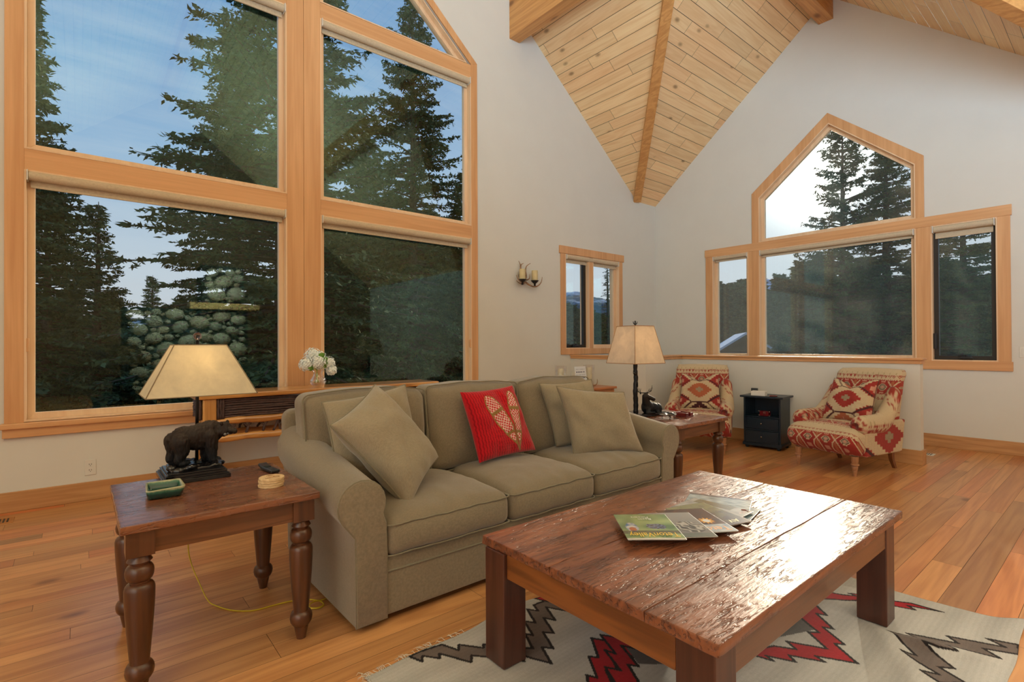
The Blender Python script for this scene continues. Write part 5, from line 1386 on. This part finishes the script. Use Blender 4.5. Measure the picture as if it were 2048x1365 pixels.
# ------------------------------------------------------------------ magazines fanned on the coffee table
def mag_mat(nm):
    m, t, b = mat(nm, .22, coat=.3); at = t.new('ShaderNodeAttribute'); at.attribute_name = 'print'; t.l.new(at.outputs['Color'], b.inputs['Base Color']); return m
M_mag = mag_mat('magazine_cover'); M_pages = simple('page_edges', hexc(220, 218, 210), .7)
def text(par, body, size, loc, rz, m, scale=(1, 1, 1)):
    cu = bpy.data.curves.new('cover_text', 'FONT'); cu.body = body; cu.size = size; cu.extrude = .0001; cu.align_x = 'CENTER'
    o = bpy.data.objects.new('cover_text', cu); COL.objects.link(o)
    me = bpy.data.meshes.new_from_object(o.evaluated_get(bpy.context.evaluated_depsgraph_get())); bpy.data.objects.remove(o)
    me.materials.clear(); me.materials.append(m); o = bpy.data.objects.new('cover_text', me); COL.objects.link(o); o.parent = par; o.location = loc; o.rotation_euler = (0, 0, rz); o.scale = scale; return o
MW, MH = .215, .275
def magazine(label, loc, ang, z, fn, bow=0.0, th=.0035, tilt=0):
    """local frame: +y is the top of the cover, x to the right when reading"""
    t = thing('magazine', label, 'magazine', (loc[0], loc[1], z), ang, 'magazines fanned out on the coffee table'); t.rotation_euler.x = tilt
    NX_, NY_ = 90, 116; vs = []; cl = []
    for j in range(NY_+1):
        for i in range(NX_+1):
            u, v = i/NX_, j/NY_; vs.append(((u-.5)*MW, (v-.5)*MH, th+bow*math.sin(PI*u)+.0004)); cl.append(fn(u, v))
    fs = [(j*(NX_+1)+i, j*(NX_+1)+i+1, (j+1)*(NX_+1)+i+1, (j+1)*(NX_+1)+i) for j in range(NY_) for i in range(NX_)]
    o = MB().add(vs, fs).build('cover', M_mag, t, smooth=True); vcol(o.data, 'print', cl); sl = o.modifiers.new('s', 'SOLIDIFY'); sl.thickness = .0004; sl.offset = -1
    mb = MB(); P = [((u/12-.5)*(MW-.003), th+bow*math.sin(PI*u/12)-.0002) for u in range(13)]
    mb.prism([(P[0][0], .0005+0*bow)] + [(p[0], .0005+(bow*math.sin(PI*k/12)*.8)) for k, p in enumerate(P)][1:] + P[::-1], -MH/2+.0015, MH/2-.0015, lambda a, b, c: (a, c, b)); mb.build('pages', M_pages, t); return t
H3 = lambda *c: np.array(hexc(*c)[:3])
nz = lambda u, v, k, s_: noise.noise(Vector((u*k+s_, v*k*1.2, s_)))
def lerp3(a, b, f): f = min(1, max(0, f)); return a*(1-f)+b*f
def c1(u, v):       # green artwork, yellow title band at the top
    g = lerp3(H3(92, 122, 84), H3(150, 170, 118), .5+nz(u, v, 4, 1)); n_ = nz(u, v, 9, 4)
    if (u-.35)**2*3+(v-.52)**2*9 < .10+.05*n_: g = lerp3(H3(40, 52, 78), H3(110, 120, 150), .5+nz(u, v, 22, 3)*1.4)
    if (u-.80)**2*9+(v-.55)**2*3 < .10+.04*n_: g = lerp3(H3(70, 110, 160), H3(200, 200, 205), .5+nz(u, v, 12, 3)*1.5)
    if (u-.80)**2*30+(v-.62)**2*20 < .12: g = H3(170, 96, 60)
    if .68 < v < .80: g = lerp3(g, H3(74, 66, 54), .8)
    if v > .95: g = H3(200, 198, 190)
    return g
def c2(u, v):       # grey photograph with a striped rock
    g = lerp3(H3(150, 148, 150), H3(110, 108, 112), v); n_ = nz(u, v, 6, 9)
    if (u-.30)**2*3+(v-.62)**2*5 < .22+.10*n_: g = lerp3(H3(50, 48, 50), H3(175, 172, 170), .5+.5*math.sin(u*40+v*22+nz(u, v, 8, 2)*7))
    if v > .86: g = H3(96, 104, 100)
    return g
def c3(u, v):       # dark brown with a sun burst
    d_ = math.hypot((u-.30)*.8, v-.55); a = math.atan2(v-.55, (u-.30)*.8); g = lerp3(H3(58, 30, 14), H3(90, 52, 20), .5+nz(u, v, 7, 2))
    if d_ < .10+.028*math.sin(a*11): g = lerp3(H3(235, 190, 90), H3(210, 130, 30), (d_-.05)/.08)
    if d_ < .055: g = H3(212, 216, 224)
    if v > .70: g = lerp3(H3(150, 164, 186), H3(190, 196, 206), .5+nz(u, v, 9, 7))
    return g
def c4(u, v): return lerp3(H3(130, 128, 92), H3(86, 70, 74), v*1.3-.2+nz(u, v, 6, 3)*.6)
def c5(u, v):
    g = lerp3(H3(178, 176, 172), H3(150, 146, 148), .5+nz(u, v, 5, 8))
    if .0 < u < .30 and .10 < v < .72: g = H3(116, 104, 66)
    if (u-.72)**2*7+(v-.80)**2*10 < .09: g = H3(206, 128, 178)
    return g
def c6(u, v): return lerp3(H3(112, 122, 130), H3(196, 206, 214), .5+1.2*nz(u*3, v*.6, 9, 5)) if u > .12 else H3(98, 84, 84)
def c7(u, v): return lerp3(H3(60, 84, 104), H3(140, 160, 176), .5+nz(u, v, 8, 5))
Z0 = .4615
def mcen(corner, ang, fx=-.5, fy=.5):
    """centre from the world position of the cover corner (fx, fy in widths)"""
    q = Matrix.Rotation(ang, 4, 'Z') @ Vector((fx*MW, fy*MH, 0)); return (corner[0]-q.x, corner[1]-q.y)
a1, a2, a3, a4, a5, a6 = [math.radians(q+90) for q in (-129.5+180-180, -126, -122.5, -112, -93, -70)]
mk = [('blue-edged magazine at the bottom right of the fan', (2.175, 1.17), math.radians(90-78), c7, 0), ('grey glossy magazine with dark spine strip at the top of the fan', (2.245, 1.225), math.radians(90-68), c6, .002),
      ('pale magazine with olive panel and red logo at the right of the fan', (2.115, 1.185), math.radians(90-88), c5, .002), ('olive and plum magazine third from the right of the fan', (2.03, 1.155), math.radians(90-106), c4, .001),
      ('dark brown magazine with a glowing sun burst cover', (1.915, 1.145), math.radians(90-121), c3, .001), ('grey magazine with a striped rock photograph on the cover', (1.805, 1.162), math.radians(90-126), c2, .001),
      ('green illustrated magazine with yellow title, topmost and leftmost of the fan', (1.695, 1.215), math.radians(90-130), c1, .0008)]
MT = {'y': simple('yellow_ink', hexc(228, 186, 40), .35), 'w': simple('white_ink', hexc(230, 232, 228), .35), 'o': simple('orange_ink', hexc(226, 150, 40), .35), 'r': simple('maroon_ink', hexc(130, 50, 44), .4), 'l': simple('pale_ink', hexc(214, 206, 150), .4)}
mags = []
for i, (lb, p, a, fn, bow) in enumerate(mk):
    mags.append(magazine(lb, p, a+PI, Z0+i*.0040, fn, bow))
T7 = mags[6]; zt = .0042
text(T7, 'TetonValley', .043, (0, .080, zt+.0035), 0, MT['y'], (.88, 1.35, 1)); text(T7, 'Basin', .026, (-.005, -.078, zt+.0035), 0, MT['w']); text(T7, 'Flowers', .022, (.01, -.100, zt+.003), 0, MT['w'])
text(mags[4], 'Teton', .050, (-.03, .082, zt+.0006), 0, MT['o'], (1, 1.2, 1)); text(mags[3], 'AV', .042, (-.04, .088, zt+.0006), 0, MT['l']); text(mags[2], 'HGH', .026, (-.055, .102, zt+.0014), 0, MT['r'])
mb = MB().tube(smoothpath([(-.085, .092, zt+.0016), (-.095, .105, zt+.0016), (-.085, .122, zt+.0016)]), .0012, 5).tube(smoothpath([(-.090, .090, zt+.0016), (-.102, .105, zt+.0016), (-.092, .124, zt+.0016)]), .0009, 5); mb.build('cover_logo', MT['r'], mags[2])

# ------------------------------------------------------------------ river stone fireplace on the unseen side of the room
fp = thing('fireplace', 'river stone fireplace with timber mantel mirrored in the tall window glass', 'fireplace', (1.9, -3.4, 0))
m, t, b = mat('river_stone', .7); co = objco(t); oi = t.new('ShaderNodeAttribute'); oi.attribute_name = 'tone'
t.l.new(t.mix(t.math('MULTIPLY', t.noise(co, 3, 2, .5), .25), t.ramp(oi.outputs['Fac'], [(0, hexc(150, 150, 140)), (.5, hexc(186, 182, 166)), (1, hexc(168, 150, 128))]), hexc(120, 120, 112)), b.inputs['Base Color']); M_stone = m
mb = MB(); rs = random.Random(12); tn = []
def stones(x0, x1, z0, z1):
    """river stones of mixed size laid without overlap, largest first"""
    put = []
    for R_, tries in ((.20, 260), (.155, 500), (.115, 900), (.08, 1500), (.055, 1800)):
        for _ in range(tries):
            x, z, w_ = rs.uniform(x0+R_*.8, x1-R_*.6), rs.uniform(z0+R_*.6, z1-R_*.6), R_*rs.uniform(.85, 1.1)
            if all(((x-a)**2+((z-b)*1.25)**2) > (w_+c_)**2*.86 for a, b, c_ in put):
                put.append((x, z, w_)); n0 = len(mb.v)
                Rm_ = Matrix.Rotation(rs.uniform(-.45, .45), 4, 'Y')
                mb.ball((x-1.9, .34+rs.uniform(-.02, .02), z), (w_, w_*.7, w_*rs.uniform(.68, .86)), 14, 9, Rm_); tn.extend([rs.random()]*(len(mb.v)-n0))
stones(.75, 3.05, 0, 2.02); stones(2.2, 3.0, 2.2, 3.0)
o = mb.build('stonework', M_stone, fp, smooth=True); vcol(o.data, 'tone', np.array([(k, k, k) for k in tn]))
MB().box(-1.2, 1.2, -.35, .33, 0, 2.03).box(.25, 1.12, -.35, .33, 2.03, 3.05).build('chimney_core', simple('mortar', hexc(38, 38, 36), .9), fp)
MB().rbox(.72, .20, .075, .015, (6, 2, 2), c=(.70, .36, 2.10)).build('mantel', wood('mantel_timber', hexc(214, 180, 120), hexc(170, 130, 80), axis=0, knots=1), fp)

# ------------------------------------------------------------------ rug
G1 = [(0.972, 1.796), (1.028, 1.793), (1.108, 1.783), (1.138, 1.706), (1.16, 1.739), (1.221, 1.655), (1.236, 1.675), (1.272, 1.631), (1.366, 1.519), (1.409, 1.61), (1.427, 1.581), (1.47, 1.676), (1.498, 1.637), (1.547, 1.738), (1.574, 1.699), (1.594, 1.75), (1.659, 1.756), (1.694, 1.7), (1.688, 1.602), (1.625, 1.706), (1.577, 1.601), (1.553, 1.644), (1.502, 1.538), (1.474, 1.57), (1.426, 1.468), (1.399, 1.504), (1.356, 1.405), (1.307, 1.507), (1.287, 1.481), (1.221, 1.567), (1.157, 1.644), (1.131, 1.608), (1.068, 1.734), (1.052, 1.705), (1.011, 1.764), (0.99, 1.733)]
R1 = [(1.639, 1.409), (1.584, 1.285), (1.572, 1.33), (1.519, 1.211), (1.492, 1.26), (1.447, 1.178), (1.513, 1.123), (1.567, 1.214), (1.588, 1.182), (1.644, 1.307), (1.691, 1.217), (1.697, 1.322)]
R2 = [(2.535, 0.962), (2.569, 0.933), (2.511, 0.869), (2.493, 0.905), (2.415, 0.811), (2.397, 0.845), (2.326, 0.741), (2.304, 0.771), (2.226, 0.668), (2.156, 0.787), (2.142, 0.749), (2.083, 0.854), (2.058, 0.82), (2.013, 0.908), (2.0, 0.875), (1.978, 0.943), (2.037, 0.95), (2.103, 0.918), (2.146, 0.852), (2.175, 0.899), (2.242, 0.777), (2.313, 0.871), (2.341, 0.84), (2.408, 0.941)]
R3 = [(2.65, 0.945), (2.758, 0.939), (2.792, 0.832), (2.803, 0.874), (2.845, 0.804), (2.935, 0.662), (2.937, 0.551), (2.892, 0.667), (2.868, 0.632), (2.838, 0.704), (2.772, 0.784), (2.702, 0.892)]
G2 = [(2.562, 0.659), (2.578, 0.569), (2.605, 0.604), (2.673, 0.453), (2.704, 0.494), (2.778, 0.322), (2.8, 0.381), (2.834, 0.287), (2.755, 0.279), (2.701, 0.382), (2.667, 0.326), (2.613, 0.479), (2.579, 0.439), (2.556, 0.493), (2.558, 0.543), (2.461, 0.427), (2.429, 0.469), (2.387, 0.387), (2.319, 0.445), (2.35, 0.506), (2.376, 0.459), (2.43, 0.583), (2.452, 0.542)]
rot = lambda P: [(3.82-x, 2.085-y) for x, y in P]
mir = lambda P: [(3.82-x, y) for x, y in P]
RX0, RX1, RY0, RY1 = .79, 3.03, .285, 1.80
NX, NY = 520, 360
gx, gy = np.meshgrid(np.linspace(RX0, RX1, NX+1), np.linspace(RY0, RY1, NY+1))
PX, PY = gx.ravel(), gy.ravel()
def inside(P):
    P = np.array(P); c = np.zeros(len(PX), bool); j = len(P)-1
    for i in range(len(P)):
        xi, yi, xj, yj = *P[i], *P[j]
        m_ = ((yi > PY) != (yj > PY)) & (PX < (xj-xi)*(PY-yi)/(yj-yi+1e-12)+xi); c ^= m_; j = i
    return c
def edged(P):
    P = np.array(P); d = np.full(len(PX), 9.)
    for i in range(len(P)):
        a, b_ = P[i-1], P[i]; ab = b_-a; L2 = (ab**2).sum()+1e-12
        t_ = np.clip(((PX-a[0])*ab[0]+(PY-a[1])*ab[1])/L2, 0, 1); d = np.minimum(d, np.hypot(PX-a[0]-ab[0]*t_, PY-a[1]-ab[1]*t_))
    return d
rgc = np.tile(np.array(hexc(190, 188, 185)[:3]), (len(PX), 1)); rr_ = np.random.RandomState(1)
band = .93+.10*np.sin(PY*310+2*np.sin(PX*3))*.3+.06*np.sin(PY*47+PX*2)
rgc *= band[:, None]
def paint(P, col, edge=True):
    m_ = inside(P); rgc[m_] = np.array(col)*band[m_][:, None]
    if edge: rgc[edged(P) < .0058] = hexc(28, 22, 24)[:3]
GR, RD = hexc(112, 100, 96)[:3], hexc(170, 24, 38)[:3]
dia = [(1.66, 1.31), (1.60, 1.19), (1.70, 1.10), (1.85, .98), (1.98, .93), (2.05, .99), (2.35, .86), (2.45, .93), (2.37, 1.10), (2.25, 1.2), (2.0, 1.35), (1.8, 1.30)]
paint(rot(R2), RD); paint(dia, hexc(96, 92, 92)[:3], False); paint(rot(R3), RD)
for P in (mir(G1), rot(mir(G1))): paint(P, GR)
paint(G1, GR); paint(G2, GR); paint(R1, RD); paint(R2, RD); paint(R3, RD)
paint([(1.64, 1.80), (1.74, 1.80), (1.72, 1.73), (1.66, 1.755)], RD)
rz = .004 + .0015*np.sin(PX*9+PY*4)
def fold(x0, y0, x1, y1, amp, wd):
    ab = np.array([x1-x0, y1-y0]); L_ = np.hypot(*ab); ab = ab/L_; t_ = ((PX-x0)*ab[0]+(PY-y0)*ab[1])/L_; d = (PX-x0)*-ab[1]+(PY-y0)*ab[0]
    return amp*np.exp(-(d/wd)**2)*np.clip(1-np.abs(t_-.5)*2, 0, 1)**.6
rz = rz + fold(2.90, .90, 2.10, .42, .020, .045) + fold(2.52, .72, 2.62, .30, .018, .035) + fold(2.2, .62, 1.3, .50, .012, .05) + fold(1.0, 1.5, 1.3, .8, .006, .06) + fold(2.0, .58, 1.5, .30, .010, .035)
for lx, ly in lgs:
    k = np.exp(-(((PX-lx-.054)/.11)**4+((PY-ly-.056)/.11)**4)); rz = rz*(1-k)+.003*k
ex = .018*np.sin(PX*5.1)+.010*np.sin(PX*13+1)
qx = PX + .012*np.sin(PY*9)*(PX < RX0+.3)*(1-(PX-RX0)/.3) + (PX > RX1-.25)*(PX-RX1+.25)/.25*(.02*np.sin(PY*6)); qy = PY + ex*np.where(PY > 1.5, (PY-1.5)/.3, 0) + ex*np.where(PY < .5, (.5-PY)/.3, 0)
cnr = np.exp(-((PX-RX1)**2+(PY-RY0)**2)/.006); rz = rz + .03*cnr
verts = np.stack([qx-1.9, qy-1.04, rz], 1)
idx = np.arange((NX+1)*(NY+1)).reshape(NY+1, NX+1)
faces = np.stack([idx[:-1, :-1], idx[:-1, 1:], idx[1:, 1:], idx[1:, :-1]], -1).reshape(-1, 4)
rug = thing('area_rug', 'handwoven grey-white rug with red and grey zigzags under the coffee table', 'rug', (1.9, 1.04, 0))
me = bpy.data.meshes.new('woven_field'); me.vertices.add(len(verts)); me.vertices.foreach_set('co', verts.astype(np.float32).ravel())
nf = len(faces); me.loops.add(nf*4); me.loops.foreach_set('vertex_index', faces.astype(np.int32).ravel()); me.polygons.add(nf); me.polygons.foreach_set('loop_start', np.arange(0, nf*4, 4, dtype=np.int32)); me.update()
vcol(me, 'pattern', rgc)
M_rug = fabric('rug_wool', hexc(196, 190, 180), hexc(120, 110, 100), 420, .6, attr='pattern', mottled=.25, sheen=.1)
o = link('woven_field', me, M_rug, rug, smooth=True); sl = o.modifiers.new('s', 'SOLIDIFY'); sl.thickness = .003; sl.offset = -1
mb = MB(); rs = random.Random(8)
for k in range(150):
    y = RY1-(k/150)*1.5*(1 if k > 40 else 1); x = RX0+.012*math.sin(y*9)
    L_ = rs.uniform(.012, .035) if y > 1.3 or rs.random() < .5 else .008
    mb.tube([(x-1.9+.004, y-1.04, .006), (x-1.9-L_*.5, y-1.04+rs.uniform(-.01, .012), .008+rs.uniform(0, .008)), (x-1.9-L_, y-1.04+rs.uniform(-.018, .02), .003)], [.0013, .0011, .0005], 4)
for k in range(40):
    x = RX0+rs.uniform(0, .45); y = RY1+.018*math.sin(x*5.1)+.01*math.sin(x*13+1); L_ = rs.uniform(.008, .03)
    mb.tube([(x-1.9, y-1.045, .006), (x-1.9+rs.uniform(-.02, .005), y-1.04+L_*.6, .01), (x-1.9+rs.uniform(-.03, .0), y-1.04+L_, .003)], [.0013, .0011, .0005], 4)
o = mb.build('fringe', simple('fringe_yarn', hexc(214, 208, 196), .9), rug, smooth=True); o['kind'] = 'stuff'
